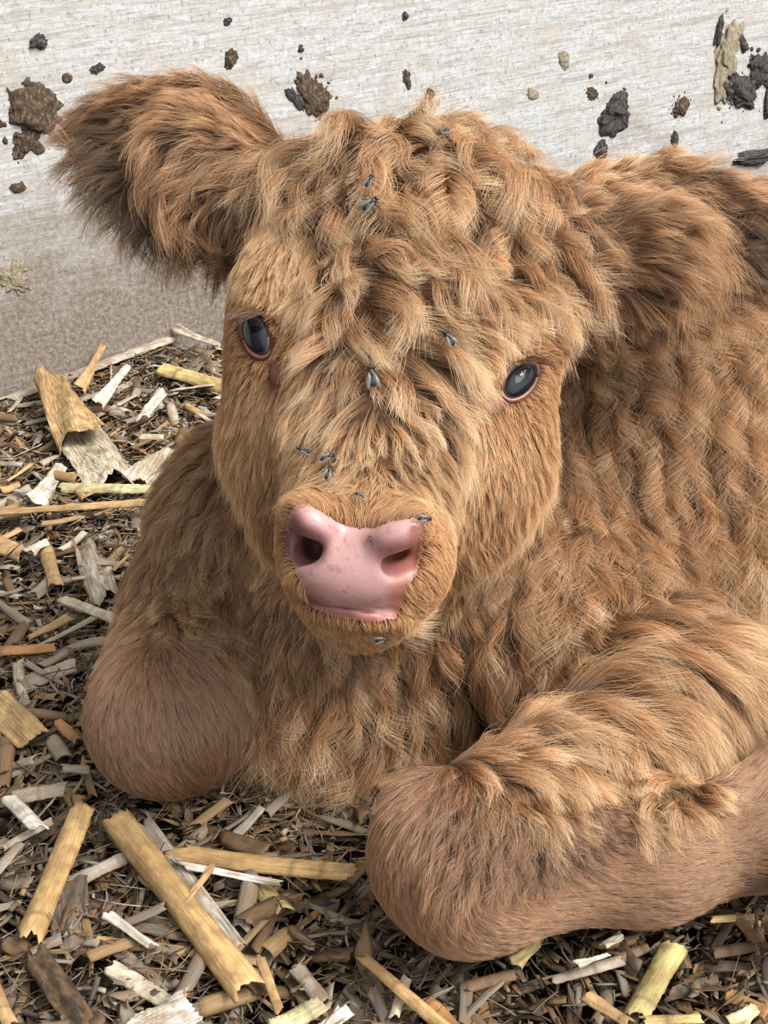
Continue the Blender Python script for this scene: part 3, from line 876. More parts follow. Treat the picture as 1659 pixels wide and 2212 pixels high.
 (1260, 760, .3, .9, 30, .6, 3.5, 1.6, .88, .9, 'coat'), (1230, 880, .2, 1, 38, .6, 4.0, 1.8, .9, .9, 'coat'),
 (1330, 820, .1, 1, 42, .6, 4.5, 2.0, .9, .95, 'coat'), (1440, 800, .1, 1, 42, .6, 4.5, 2.0, .9, .98, 'coat'),
 (1560, 760, .2, 1, 42, .6, 4.5, 1.8, .9, 1.0, 'coat'), (1640, 720, .3, 1, 40, .6, 4.5, 1.6, .9, 1.0, 'coat'),
 (1230, 1000, -.2, 1, 40, .55, 4.5, 2.0, .92, .92, 'coat'), (1320, 960, -.1, 1, 44, .6, 4.5, 2.1, .92, .95, 'coat'),
 (1430, 940, .0, 1, 44, .6, 4.5, 2.1, .92, .95, 'coat'), (1550, 920, .3, 1, 44, .6, 4.5, 2.0, .92, .95, 'coat'),
 (1640, 900, .4, .9, 42, .6, 4.5, 1.8, .9, 1.0, 'coat'), (1180, 1110, -.2, 1, 38, .5, 4.0, 1.6, .9, .98, 'coat'),
 (1280, 1110, -.1, 1, 44, .55, 4.5, 2.0, .92, .98, 'coat'), (1390, 1080, -.1, 1, 44, .55, 4.5, 2.1, .92, .95, 'coat'),
 (1500, 1070, .2, 1, 44, .55, 4.5, 2.0, .92, .92, 'coat'), (1610, 1060, .5, .8, 42, .6, 4.0, 1.6, .9, .98, 'coat'),
 (1100, 1220, .0, 1, 42, .45, 4.0, 1.4, .88, 1.0, 'coat'), (1190, 1240, -.1, 1, 44, .5, 4.5, 1.6, .9, .98, 'coat'),
 (1300, 1230, -.1, 1, 44, .5, 4.5, 1.8, .9, 1.0, 'coat'), (1420, 1210, -.2, 1, 42, .5, 4.5, 1.6, .9, .98, 'coat'),
 (1540, 1200, .4, .9, 42, .55, 4.0, 1.3, .88, 1.0, 'coat'), (1630, 1220, .6, .7, 42, .6, 3.5, 1.2, .85, 1.02, 'coat'),
 (1040, 1330, .1, 1, 42, .45, 4.0, 1.4, .88, .95, 'coat'), (1150, 1350, .4, .9, 44, .45, 4.0, 1.3, .88, .95, 'coat'),
 # shoulder and upper fore leg, long brushed hair
 (1260, 1370, .7, .5, 44, .45, 3.5, 1.0, .85, .98, 'coat'), (1380, 1350, .8, .4, 44, .45, 3.0, .9, .85, .98, 'coat'),
 (1500, 1360, .7, .5, 42, .5, 3.0, .9, .85, 1.0, 'coat'), (1620, 1400, .6, .7, 40, .5, 3.0, .9, .85, .98, 'coat'),
 (1000, 1450, .4, .8, 40, .45, 3.5, 1.2, .85, .9, 'coat'), (1110, 1480, .6, .6, 40, .4, 3.0, 1.0, .82, .95, 'coat'),
 (1250, 1500, .5, .8, 40, .4, 3.0, .9, .82, 1.0, 'coat'), (1380, 1500, .3, .9, 42, .4, 3.0, .9, .82, 1.02, 'coat'),
 (1500, 1500, .1, 1, 42, .4, 2.5, .8, .82, 1.0, 'coat'), (1600, 1540, -.1, 1, 30, .35, 1.5, .7, .7, .85, 'coat'),
 (1000, 1570, .3, .9, 32, .45, 3.0, 1.1, .82, .92, 'coat'), (1120, 1590, .6, .7, 36, .4, 2.5, .9, .8, .98, 'coat'),
 (1250, 1610, .2, 1, 38, .35, 2.2, .8, .8, 1.02, 'coat'), (1380, 1620, .0, 1, 38, .35, 2.2, .8, .8, 1.02, 'coat'),
 (1480, 1620, -.1, 1, 36, .35, 2.2, .8, .8, 1.0, 'coat'), (1560, 1660, -.4, .8, 20, .6, 1.5, .7, .7, .95, 'coat'),
 (920, 1640, .0, .9, 24, .45, 2.5, .9, .8, .85, 'coat'), (1150, 1700, .2, 1, 26, .35, 2.0, .8, .75, 1.0, 'coat'),
 (1300, 1700, .1, 1, 24, .35, 2.0, .8, .75, 1.0, 'coat'), (1430, 1700, -.2, .9, 18, .5, 1.8, .8, .7, .98, 'coat'),
 # crease above the shin: matted
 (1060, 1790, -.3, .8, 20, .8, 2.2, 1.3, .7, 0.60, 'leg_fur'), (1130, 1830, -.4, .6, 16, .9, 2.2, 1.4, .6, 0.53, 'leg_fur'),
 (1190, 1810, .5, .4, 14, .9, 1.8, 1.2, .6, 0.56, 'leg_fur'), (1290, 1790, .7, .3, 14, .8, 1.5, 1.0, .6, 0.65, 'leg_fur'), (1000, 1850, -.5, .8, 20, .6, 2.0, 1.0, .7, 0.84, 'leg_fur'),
 # right knee and shin
 (900, 1730, -.2, 1, 16, .3, .8, .5, .5, 0.79, 'leg_fur'), (830, 1800, -.2, 1, 12, .22, .3, .4, .35, 0.77, 'leg_fur'),
 (800, 1900, .0, 1, 11, .2, .3, .4, .35, 0.76, 'leg_fur'), (900, 1850, -.1, 1, 12, .22, .3, .4, .35, 0.82, 'leg_fur'),
 (860, 1980, .3, .9, 11, .2, .3, .4, .35, 0.76, 'leg_fur'), (960, 1950, .4, .8, 12, .22, .3, .4, .35, 0.84, 'leg_fur'),
 (930, 2050, .8, .5, 10, .2, .3, .4, .35, 0.77, 'leg_fur'), (1050, 2020, .9, .1, 11, .2, .3, .4, .35, 0.82, 'leg_fur'),
 (1060, 1930, .8, .3, 12, .22, .4, .4, .35, 0.86, 'leg_fur'), (1180, 1930, .95, .0, 12, .2, .4, .4, .35, 0.86, 'leg_fur'),
 (1200, 2010, .95, -.1, 11, .2, .3, .4, .35, 0.77, 'leg_fur'), (1330, 1880, .95, -.1, 12, .2, .4, .4, .35, 0.86, 'leg_fur'),
 (1340, 1970, .95, -.2, 11, .2, .3, .4, .35, 0.76, 'leg_fur'), (1470, 1830, .95, -.15, 12, .2, .4, .4, .35, 0.84, 'leg_fur'),
 (1500, 1920, .95, -.25, 11, .2, .3, .4, .35, 0.73, 'leg_fur'), (1620, 1800, .9, -.4, 11, .2, .4, .4, .35, 0.79, 'leg_fur'),
 (1640, 1700, .5, -.8, 12, .25, .4, .4, .4, 0.86, 'leg_fur'), (1645, 2000, -.2, 1, 16, .4, .8, .6, .6, 0.73, 'leg_fur'),
 # back
 (1260, 430, .4, -.5, 18, .9, 1.2, .8, .55, 1.0, 'coat'), (1350, 400, .6, -.5, 20, .9, 1.5, .8, .6, 1.0, 'coat'),
 (1450, 385, .7, -.5, 20, .9, 1.5, .8, .6, 1.0, 'coat'), (1620, 370, .8, -.4, 22, .9, 2.0, .9, .65, 1.0, 'coat'),
 # left ear: low tones paint in the shade of its hollow
 (520, 370, -.8, .1, 18, .35, 1.2, .6, .6, 0.85, 'ear_fur'), (450, 270, -.9, -.3, 18, .4, .8, .5, .5, 1.00, 'ear_fur'),
 (380, 220, -.9, -.3, 18, .45, .8, .5, .5, 1.10, 'ear_fur'), (300, 195, -.9, -.1, 18, .5, .8, .5, .5, 1.06, 'ear_fur'),
 (220, 205, -.95, .1, 18, .5, .8, .5, .5, 0.95, 'ear_fur'), (450, 340, -.7, .5, 26, .5, 3.0, .9, .8, 0.95, 'ear_fur'),
 (390, 320, -.6, .7, 28, .55, 3.5, .9, .85, 1.16, 'ear_fur'), (360, 390, -.1, 1, 28, .5, 3.5, .9, .85, 1.18, 'ear_fur'),
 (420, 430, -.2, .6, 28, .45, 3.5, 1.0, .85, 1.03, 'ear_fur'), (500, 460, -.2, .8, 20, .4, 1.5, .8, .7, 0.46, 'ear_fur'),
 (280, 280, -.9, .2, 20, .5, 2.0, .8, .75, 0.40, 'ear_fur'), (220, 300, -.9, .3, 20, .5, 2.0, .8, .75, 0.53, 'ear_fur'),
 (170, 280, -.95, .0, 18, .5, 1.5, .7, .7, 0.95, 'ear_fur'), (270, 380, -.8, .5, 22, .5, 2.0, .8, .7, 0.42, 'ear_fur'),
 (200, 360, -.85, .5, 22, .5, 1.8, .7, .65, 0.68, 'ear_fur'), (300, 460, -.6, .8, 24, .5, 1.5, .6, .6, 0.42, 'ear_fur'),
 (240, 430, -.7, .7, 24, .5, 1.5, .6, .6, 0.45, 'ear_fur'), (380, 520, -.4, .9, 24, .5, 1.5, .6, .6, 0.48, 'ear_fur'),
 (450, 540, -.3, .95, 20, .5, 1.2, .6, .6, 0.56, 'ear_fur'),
 # right ear: hollow darkened by tone as painted shade
 (1290, 470, .9, -.2, 22, .35, 1.5, .6, .6, 0.90, 'ear_fur'), (1360, 420, .9, -.2, 20, .4, 1.2, .6, .6, 1.00, 'ear_fur'),
 (1480, 410, .95, -.05, 22, .4, 1.2, .6, .6, 1.02, 'ear_fur'), (1600, 410, .95, .1, 22, .4, 1.2, .6, .6, 1.02, 'ear_fur'),
 (1300, 560, .9, .0, 24, .35, 1.5, .6, .65, 0.88, 'ear_fur'), (1400, 500, .9, .1, 30, .4, 2.5, .7, .75, 0.98, 'ear_fur'),
 (1480, 470, .7, .6, 36, .45, 5.0, .7, .85, 1.19, 'ear_fur'), (1480, 560, .2, 1, 34, .45, 5.0, .7, .88, 1.23, 'ear_fur'),
 (1390, 600, .8, .3, 28, .4, 2.0, .6, .7, 0.92, 'ear_fur'), (1300, 660, .7, .4, 18, .5, 1.5, .8, .6, 0.81, 'ear_fur'),
 (1400, 690, .5, .7, 18, .6, 2.0, 1.0, .65, 0.83, 'ear_fur'), (1500, 690, .6, .6, 20, .55, 1.5, .9, .65, 0.82, 'ear_fur'),
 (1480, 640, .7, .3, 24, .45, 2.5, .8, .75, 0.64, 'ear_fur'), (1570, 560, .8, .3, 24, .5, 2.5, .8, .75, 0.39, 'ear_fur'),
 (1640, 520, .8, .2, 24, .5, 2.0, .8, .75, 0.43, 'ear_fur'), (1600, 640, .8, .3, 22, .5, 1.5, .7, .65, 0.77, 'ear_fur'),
 (1270, 720, .5, .8, 18, .6, 1.5, .9, .6, 0.85, 'ear_fur'),
]
REG = ['forelock', 'face_fur', 'neck_fur', 'chest_fur', 'leg_fur', 'coat', 'ear_fur']
ap, an, ad, aval, areg = [], [], [], [], []
for r in G:
    p, n_ = hit(r[0], r[1])
    if p is None: continue
    d = r[2] * AXR - r[3] * AXU
    ap.append(p); an.append(n_); ad.append(d / np.linalg.norm(d)); aval.append(r[4:10]); areg.append(REG.index(r[10]))
ap, an, ad, aval, areg = map(np.array, (ap, an, ad, aval, areg))

def groom(P, Nn, sharp=3.0):
    n = len(P); D = np.zeros((n, 3)); Vv = np.zeros((n, 6)); R = np.zeros(n, int)
    for s in range(0, n, 20000):
        p = P[s:s + 20000]; nn = Nn[s:s + 20000]
        d2 = ((p[:, None] - ap[None]) ** 2).sum(-1)
        fac = 1.0 + 2.0 * (1 - (nn @ an.T))          # surfaces turned apart count as further away
        d2 = d2 * fac ** 2
        wgt = 1 / (d2 + 2e-5) ** (sharp / 2)
        wgt = np.where(wgt >= np.sort(wgt, axis=1)[:, -5:-4], wgt, 0)
        wgt /= wgt.sum(1, keepdims=True)
        D[s:s + 20000] = wgt @ ad; Vv[s:s + 20000] = wgt @ aval; R[s:s + 20000] = areg[np.argmin(d2, 1)]
    D -= Nn * (D * Nn).sum(1, keepdims=True)
    ln = np.linalg.norm(D, axis=1, keepdims=True)
    fb = np.array([0, 0, -1.0]) - Nn * Nn[:, 2:3] * -1
    D = np.where(ln > .05, D / (ln + 1e-9), fb / (np.linalg.norm(fb, axis=1, keepdims=True) + 1e-6))
    return D, Vv, R

# roots: sampled over the hide, thinned where the coat is never seen
def sample_roots(n):
    T = np.concatenate([BQ[:, [0, 1, 2]], BQ[:, [0, 2, 3]]])
    a, b, c = BV[T[:, 0]], BV[T[:, 1]], BV[T[:, 2]]
    cr = np.cross(b - a, c - a); ar = np.linalg.norm(cr, axis=1) / 2
    cen = (a + b + c) / 3
    nn = grad_field(cen)
    q = to_px(cen)
    vw = CAM - cen; vw /= np.linalg.norm(vw, axis=1, keepdims=True)
    fv = (nn * vw).sum(1)
    wgt = ar * np.where(fv > -.45, 1.0, 0.0)
    off = np.maximum(np.maximum(-150 - q[:, 0], q[:, 0] - 1659), np.maximum(-100 - q[:, 1], q[:, 1] - 2260))
    wgt *= np.where(off < 0, 1, np.where(off < 260, .5, 0))
    wgt *= (.76 / q[:, 2]) ** 1.2                     # a little denser where the camera is near
    wgt *= cen[:, 2] > -.005
    wgt *= np.where((q[:, 1] > 1350) & ((q[:, 0] < 560) | (q[:, 1] > 1700)), 1.5, 1.0)       # the sleek legs are the densest
    wgt /= wgt.sum()
    t = RNG.choice(len(T), n, p=wgt)
    u, v = RNG.random(n), RNG.random(n); f = u + v > 1; u[f] = 1 - u[f]; v[f] = 1 - v[f]
    return a[t] + (b[t] - a[t]) * u[:, None] + (c[t] - a[t]) * v[:, None]

NHAIR, NPT = 580000, 9
RP = sample_roots(NHAIR)
q = to_px(RP)
bare = (in_poly(q, pad_grow(.93)) | (in_poly(q, pad_grow(1.0)) & (RNG.random(len(q)) < .6))) & (q[:, 2] < .80)
for poly in EYEMASK:
    bare |= in_poly(q, poly) & (q[:, 2] < .95)
RP = RP[~bare]; q = q[~bare]
RN = grad_field(RP)
D, VAL, RG = groom(RP, RN)
thinner = (VAL[:, 4] > .8) & (VAL[:, 0] > 18) & (RNG.random(len(RP)) < np.where((RG == REG.index('coat')) & (VAL[:, 3] > 1.45), .52, .38))      # the long coat parts into locks with gaps between
RP, RN, D, VAL, RG, q = (x_[~thinner] for x_ in (RP, RN, D, VAL, RG, q))
# short hair close to the eyes and the nose
def near_px(q, c, r0, r1): return np.clip((np.linalg.norm(q[:, :2] - np.array(c), axis=1) - r0) / (r1 - r0), 0, 1)
front = q[:, 2] < .95
for e in EYES:
    k = near_px(q, e['c'], 50, 150)
    VAL[:, 0] *= np.where(front, .24 + .76 * k, 1)
crimp = (RG == REG.index('coat')) & (VAL[:, 3] > 1.45); VAL[crimp, 1] *= 1.35
k = np.ones(len(q)); pin = in_poly(q, pad_grow(1.12)) & (q[:, 2] < .80); VAL[pin, 0] *= .65; VAL[pin, 1] *= .6

# locks: each gathers the hairs around it and gives them its bend
def thin(P, Rg, spacing):
    order = RNG.permutation(len(P)); cell = {}; keep = []
    for i in order:
        s = spacing[i]; k_ = (int(P[i, 0] // s), int(P[i, 1] // s), int(P[i, 2] // s), int(s * 1e5))
        if k_ in cell: continue
        cell[k_] = 1; keep.append(i)
    return np.array(keep)
SPACE = dict(forelock=.0125, face_fur=.0045, neck_fur=.0075, chest_fur=.0105, leg_fur=.0040, coat=.0122, ear_fur=.0075)
cand = RNG.choice(len(RP), 60000, replace=False)
gi = cand[thin(RP[cand], RG[cand], np.array([SPACE[REG[r]] for r in RG[cand]]))]
kd = kdtree.KDTree(len(gi))
for j, i in enumerate(gi): kd.insert(RP[i], j)
kd.balance()
jit = RP + RNG.standard_normal(RP.shape) * .0008
own = np.array([kd.find(p)[1] for p in jit.tolist()])
GPH = RNG.random(len(gi)) * 2 * math.pi
GL = RNG.normal(1, .20, len(gi)); GSD = RNG.normal(0, 1, (len(gi), 2)); GHAND = np.where(RNG.random(len(gi)) < .5, -1.0, 1.0)
GT = RNG.normal(0, .15, len(gi))
# second, finer level of clumping
c2 = RNG.choice(len(RP), 90000, replace=False)
g2 = c2[thin(RP[c2], RG[c2], np.full(len(c2), .0030))]
kd2 = kdtree.KDTree(len(g2))
for j, i in enumerate(g2): kd2.insert(RP[i], j)
kd2.balance()
own2 = np.array([kd2.find(p)[1] for p in (RP + RNG.standard_normal(RP.shape) * .0004).tolist()])
S2 = RNG.normal(0, 1, (len(g2), 3)); L2 = RNG.normal(1, .12, len(g2))

n = len(RP)
gR, gD, gN = RP[gi][own], D[gi][own], RN[gi][own]
gV = VAL[gi][own]
cl = np.clip(VAL[:, 4], 0, .97)
def unit(v): return v / (np.linalg.norm(v, axis=1, keepdims=True) + 1e-9)
side = np.cross(gN, gD)
gD2 = unit(gD + side * (GSD[own, 0:1] * .22 * cl[:, None]))
d0 = unit(D * (1 - cl[:, None]) + gD2 * cl[:, None])
d0 = unit(d0 - RN * (d0 * RN).sum(1, keepdims=True))
sd = np.cross(RN, d0)
length = VAL[:, 0] * .001 * (1 + (GL[own] - 1) * cl) * L2[own2] * RNG.normal(1, .09, n)
length = np.clip(length, .002, .07)
lift = VAL[:, 1] * (1 + GSD[own, 1] * .32 * cl) + RNG.normal(0, .06, n)
big_ = np.array([1.35, 1, 1.2, 1.35, 1, 1.5, 1.1])[RG]
amp, wav = VAL[:, 2] * .001 * big_, VAL[:, 3]
ph = GPH[own]; hand = GHAND[own]
P = np.zeros((n, NPT, 3)); P[:, 0] = RP
ts = np.linspace(0, 1, NPT)
pos = RP.copy()
loose = RNG.normal(0, 1, (n, 3))
stray = (RNG.random(n) < .07)
for k in range(1, NPT):
    t = ts[k]
    ang = lift * (1 - 1.25 * t)
    grav = np.array([0, 0, -1.0]) * (.35 * t * np.clip(length / .03, 0, 1.3))[:, None]
    dr = d0 * np.cos(ang)[:, None] + RN * np.sin(ang)[:, None] + grav
    dr = dr + (S2[own2] * .14 + loose * (.05 + .22 * stray[:, None])) * t
    pos = pos + unit(dr) * (length / (NPT - 1))[:, None]
    P[:, k] = pos
# clumping: towards the lock's own line
groot = np.zeros((n, NPT, 3))
off0 = RP - gR
off0t = off0
tt = ts[None, :, None]
P = P - off0t[:, None] * (cl[:, None, None] * .95 * tt ** .75)
# fine clumps
off2 = RP - RP[g2][own2]
P = P - off2[:, None] * ((.2 + .4 * cl)[:, None, None] * tt ** 1.2)
# waves: one bend shared by the whole lock, opening out along its length
wv = 2 * math.pi * wav[:, None] * ts[None] * (1 + RNG.normal(0, .07, n))[:, None] + ph[:, None] + RNG.normal(0, .22, n)[:, None]
env = (ts[None] ** .8)
w1 = (np.sin(wv) - np.sin(ph)[:, None]) * env
w2 = (np.cos(wv) - np.cos(ph)[:, None]) * env
P = P + (amp * hand)[:, None, None] * w1[..., None] * sd[:, None] + (amp * .75)[:, None, None] * w2[..., None] * RN[:, None]
# keep the hair outside the hide
flat = P[:, 1:].reshape(-1, 3)
for _ in range(2):
    f = interp_field(flat)
    clear = np.repeat(ts[None, 1:] * .0022 + .0002, n, 0).ravel()
    bad = f < clear
    if bad.any():
        gg = grad_field(flat[bad])
        flat[bad] += gg * (clear[bad] - f[bad])[:, None]
# sleek hair hugs the limb
slk = np.clip((.34 - VAL[:, 1]) / .06, 0, 1)
cap = (ts[None, 1:] * .0026 + .0006 + (1 - slk[:, None]) * .1).ravel()
for _ in range(2):
    f = interp_field(flat); far = (f > cap) & (f < .015) & (cap < .02)
    flat[far] -= grad_field(flat[far]) * (f[far] - cap[far])[:, None]
flat[:, 2] = np.maximum(flat[:, 2], gh(flat[:, 0], flat[:, 1]) + .001)
P[:, 1:] = flat.reshape(n, NPT - 1, 3)

over = np.zeros(n, bool)
for e in EYES:
    poly = ellipse_px(e['c'], e['rx'] - 2, e['ry'] - 2, e['deg'])
    for k in range(1, NPT):
        qq = to_px(P[:, k]); over |= in_poly(qq, poly) & (qq[:, 2] < .95)
for t_ in TEARS:
    c_ = np.mean(t_, 0); poly = [tuple(c_ + (np.array(v_) - c_) * .8) for v_ in t_]
    for k in range(2, NPT):
        qq = to_px(P[:, k]); over |= in_poly(qq, poly) & (qq[:, 2] < .95) & (RNG.random(n) < .35)
keep_ = ~over
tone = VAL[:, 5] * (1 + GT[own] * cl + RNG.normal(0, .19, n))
inner = np.zeros(n, bool)                        # shade of the ear hollows, painted into the hair tone
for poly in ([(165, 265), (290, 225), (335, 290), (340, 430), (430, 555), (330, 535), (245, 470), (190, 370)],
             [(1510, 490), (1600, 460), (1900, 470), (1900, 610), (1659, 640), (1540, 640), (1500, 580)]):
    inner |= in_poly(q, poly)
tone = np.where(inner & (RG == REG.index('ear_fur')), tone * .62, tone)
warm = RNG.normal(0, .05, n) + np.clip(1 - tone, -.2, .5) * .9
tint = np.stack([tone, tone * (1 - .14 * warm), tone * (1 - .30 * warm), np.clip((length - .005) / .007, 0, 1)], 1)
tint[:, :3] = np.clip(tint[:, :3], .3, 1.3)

P, tint, RG, q = P[keep_], tint[keep_], RG[keep_], q[keep_]

def hair_obj(name, P, rad, mat, tint=None, label=None, taper=.25):
    h = bpy.data.hair_curves.new(name)
    n, k = P.shape[:2]
    h.add_curves([k] * n)
    h.attributes['position'].data.foreach_set('vector', np.ascontiguousarray(P, dtype=np.float32).ravel())
    ra = h.attributes.get('radius') or h.attributes.new('radius', 'FLOAT', 'POINT')
    prof = np.interp(np.linspace(0, 1, k), [0, .5, 1], [1, .9, taper])
    ra.data.foreach_set('value', (np.asarray(rad).reshape(-1, 1) * prof[None]).astype(np.float32).ravel())
    if tint is not None:
        ta = h.attributes.new('tint', 'FLOAT_COLOR', 'CURVE')
        ta.data.foreach_set('color', tint.astype(np.float32).ravel())
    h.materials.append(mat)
    o = bpy.data.objects.new(name, h); COL.objects.link(o); o.parent = calf
    if label: o['label'] = label
    return o

HM = dict(forelock='hair_curl', face_fur='hair_face', neck_fur='hair_coat', chest_fur='hair_coat', leg_fur='hair_leg', coat='hair_coat', ear_fur='hair_ear')
HL = dict(forelock='thick curly forelock over the forehead', face_fur='short pale fur of the face', neck_fur='fluffy fur of neck and shoulder',
          chest_fur='long wavy chest fur', leg_fur='short sleek fur of the folded legs', coat='crimped curly coat of the flank', ear_fur='long shaggy fur of the ear')
for r, nm in enumerate(REG):
    m = RG == r
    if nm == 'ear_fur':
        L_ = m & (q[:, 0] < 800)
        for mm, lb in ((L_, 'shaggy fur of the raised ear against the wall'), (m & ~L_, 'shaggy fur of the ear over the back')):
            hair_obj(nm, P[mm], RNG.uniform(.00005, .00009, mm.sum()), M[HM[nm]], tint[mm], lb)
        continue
    if nm == 'leg_fur':
        L_ = m & (q[:, 0] < 640)
        for mm, lb in ((L_, 'short sleek fur of the far folded foreleg'), (m & ~L_, 'short sleek fur of the near folded foreleg')):
            hair_obj(nm, P[mm], RNG.uniform(.00005, .00009, mm.sum()), M[HM[nm]], tint[mm], lb)
        continue
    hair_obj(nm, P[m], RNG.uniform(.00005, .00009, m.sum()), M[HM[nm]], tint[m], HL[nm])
print('hair', n, 'locks', len(gi), len(g2))
# ------------------------------------------------------------------ lashes, whiskers, dewclaws, hoof
def bristles(name, roots, dirs, lens, rad, mat, curl, label=None, npt=7):
    n = len(roots); ts_ = np.linspace(0, 1, npt)
    Pb = roots[:, None] + dirs[:, None] * (lens[:, None] * ts_[None])[..., None] + curl[:, None] * (lens[:, None] * ts_[None] ** 2)[..., None]
    return hair_obj(name, Pb, np.full(n, rad), mat, np.ones((n, 4)), label, taper=.15)

for e, (pxs, dirv, L_) in zip(EYES, (
        ([(528, 690), (540, 676), (556, 670), (572, 680)], (-1.0, .05), .013),
        ([(1112, 783), (1135, 774), (1152, 776), (1163, 788)], (1.0, -.1), .011))):
    pts = np.array(pxs, float); nl = 90
    u = RNG.random(nl) * (len(pts) - 1); i = u.astype(int); f = (u - i)[:, None]
    rp = pts[i] * (1 - f) + pts[i + 1] * f
    R3 = np.array([PW(x, y, march(interp_field, x, y) - .006) for x, y in rp])
    dd = dirv[0] * AXR - dirv[1] * AXU
    d = unit(np.repeat(dd[None], nl, 0) * .8 - AXF * .9 + RNG.normal(0, .12, (nl, 3)))
    cu = np.repeat((-AXU * .35 + dd * .35)[None], nl, 0)
    bristles('eyelashes', R3, d, RNG.uniform(.6, 1.1, nl) * L_, .00013, M['lash'], cu, 'dark reddish upper eyelashes')
wp = [(955, 1180), (965, 1215), (950, 1250), (960, 1280), (935, 1300), (945, 1318), (915, 1325), (895, 1335), (640, 1270), (655, 1300), (665, 1320), (690, 1335),
      (970, 1240), (925, 1312), (958, 1300)]
R3, dW = [], []
for x, y in wp:
    p, n_ = hit(x, y); R3.append(p); s = 1 if x > 780 else -1
    dW.append(n_ * .7 + AXR * s * .6 - AXU * .25)
bristles('whiskers', np.array(R3), unit(np.array(dW)), RNG.uniform(.012, .024, len(wp)), .00009, M['whisk'],
         np.array([AXU * RNG.normal(-.2, .5) + AXR * RNG.normal(0, .3) for _ in wp]), 'fine dark whiskers on the lips')

def lump(name, c, r, mat, parent=None, seed=0, amp=.18, freq=3.0, axes=None, sub=4, crumbs=0):
    rs = np.random.default_rng(seed)
    def ball(sub):
        bm = bmesh.new(); bmesh.ops.create_icosphere(bm, subdivisions=sub, radius=1.0)
        V = np.array([v.co[:] for v in bm.verts]); Fs = np.array([[v.index for v in f.verts] for f in bm.faces]); bm.free()
        return V, Fs
    V, Fs = ball(sub)
    d = np.zeros(len(V))
    for o in range(6):
        for _ in range(4):
            k = rs.normal(0, freq * 1.75 ** o, 3); d += amp / 1.42 ** o * np.sin(V @ k + rs.random() * 6.3) / 2.6
    V = V * (1 + d)[:, None] * np.array(r)
    if crumbs:
        v2, f2 = ball(2)
        VV, FF = [V], [Fs]; base = len(V)
        for _ in range(crumbs):
            a_, q_ = rs.random() * 6.283, 0.75 + abs(rs.normal(0, .45))
            sz = rs.uniform(.05, .20) * min(r[0], r[1])
            k = rs.normal(0, 2.5, 3)
            VV.append(v2 * (1 + .3 * np.sin(v2 @ k + a_))[:, None] * np.array([sz, sz * rs.uniform(.6, 1.4), min(sz * .6, r[2])]) + np.array([math.cos(a_) * r[0] * q_, math.sin(a_) * r[1] * q_, 0]))
            FF.append(f2 + base); base += len(v2)
        V = np.concatenate(VV); Fs = np.concatenate(FF)
    if axes is not None: V = V @ np.array(axes)
    return mesh_obj(name, V + np.array(c), Fs, mat, parent)

for (x, y, rx, ry) in ((1598, 1722, 15, 11), (1578, 1742, 14, 10)):
    p, n_ = hit(x, y)
    lump('dewclaw', p - n_ * .001, (rx * .0002, ry * .0002, .004), M['dew'], calf, int(x), .10, 2, (AXR, AXU, AXF), 3)
hp = PZ(1676, 2112, .012)
lump('hoof', hp, (.006, .010, .009), M['hoof'], calf, 3, .04, 1.5, (AXR, AXU, AXF), 3)

# ------------------------------------------------------------------ straw pieces
def strip(L, W, nu, nv, cup, bend, twist, jag, rs, taper=0.0, fan=0.0, ripple=0.0):
    """a piece of straw lying along x: cross-section cupped, ends ragged; returns verts, quads, uv"""
    s, t = np.meshgrid(np.linspace(-.5, .5, nu), np.linspace(-.5, .5, nv), indexing='ij')
    endf = np.clip((np.abs(s) - .36) / .14, 0, 1) ** 2
    def edge():
        w_ = rs.normal(0, 1, nv); sm = np.convolve(np.pad(w_, 2, mode='edge'), [.2, .2, .2, .2, .2], 'valid') * 1.8
        return jag * (.75 * sm + .35 * w_)
    jl, jr = edge(), edge()
    x = s * L + endf * np.where(s < 0, jl[None], jr[None]) * L
    wv = W * (1 - taper * (s + .5) + fan * (s + .5))
    wv = wv * (1 + .10 * np.sin(7 * s + rs.random() * 6) * rs.random())
    y = t * wv + bend * L * (4 * s * s - .3) * .25
    z = -cup * W * (4 * t * t) + ripple * W * np.sin(9 * t + 5 * s) * .2 + .02 * W * rs.standard_normal(s.shape)
    a = twist * s
    y, z = y * np.cos(a) - z * np.sin(a), y * np.sin(a) + z * np.cos(a)
    V = np.stack([x, y, z], -1).reshape(-1, 3)
    i, j = np.meshgrid(np.arange(nu - 1), np.arange(nv - 1), indexing='ij'); q = (i * nv + j).ravel()
    Q = np.stack([q, q + nv, q + nv + 1, q + 1], 1)
    off = rs.random(2) * 10
    uv = np.stack([(s * L / .06 + off[0]).ravel(), (t * W / .06 + off[1]).ravel()], 1)
    return V, Q, uv

PAL = dict(gold=lin(198, 162, 108), tan=lin(190, 156, 108), orange=lin(168, 122, 76), pale=lin(204, 192, 168), white=lin(214, 206, 192),
           grey=lin(160, 148, 132), dgrey=lin(104, 94, 84), brown=lin(112, 88, 64), dark=lin(62, 50, 40), green=lin(186, 172, 112), ygreen=lin(204, 196, 150),
           yellow=lin(202, 178, 116), weather=lin(176, 166, 150))

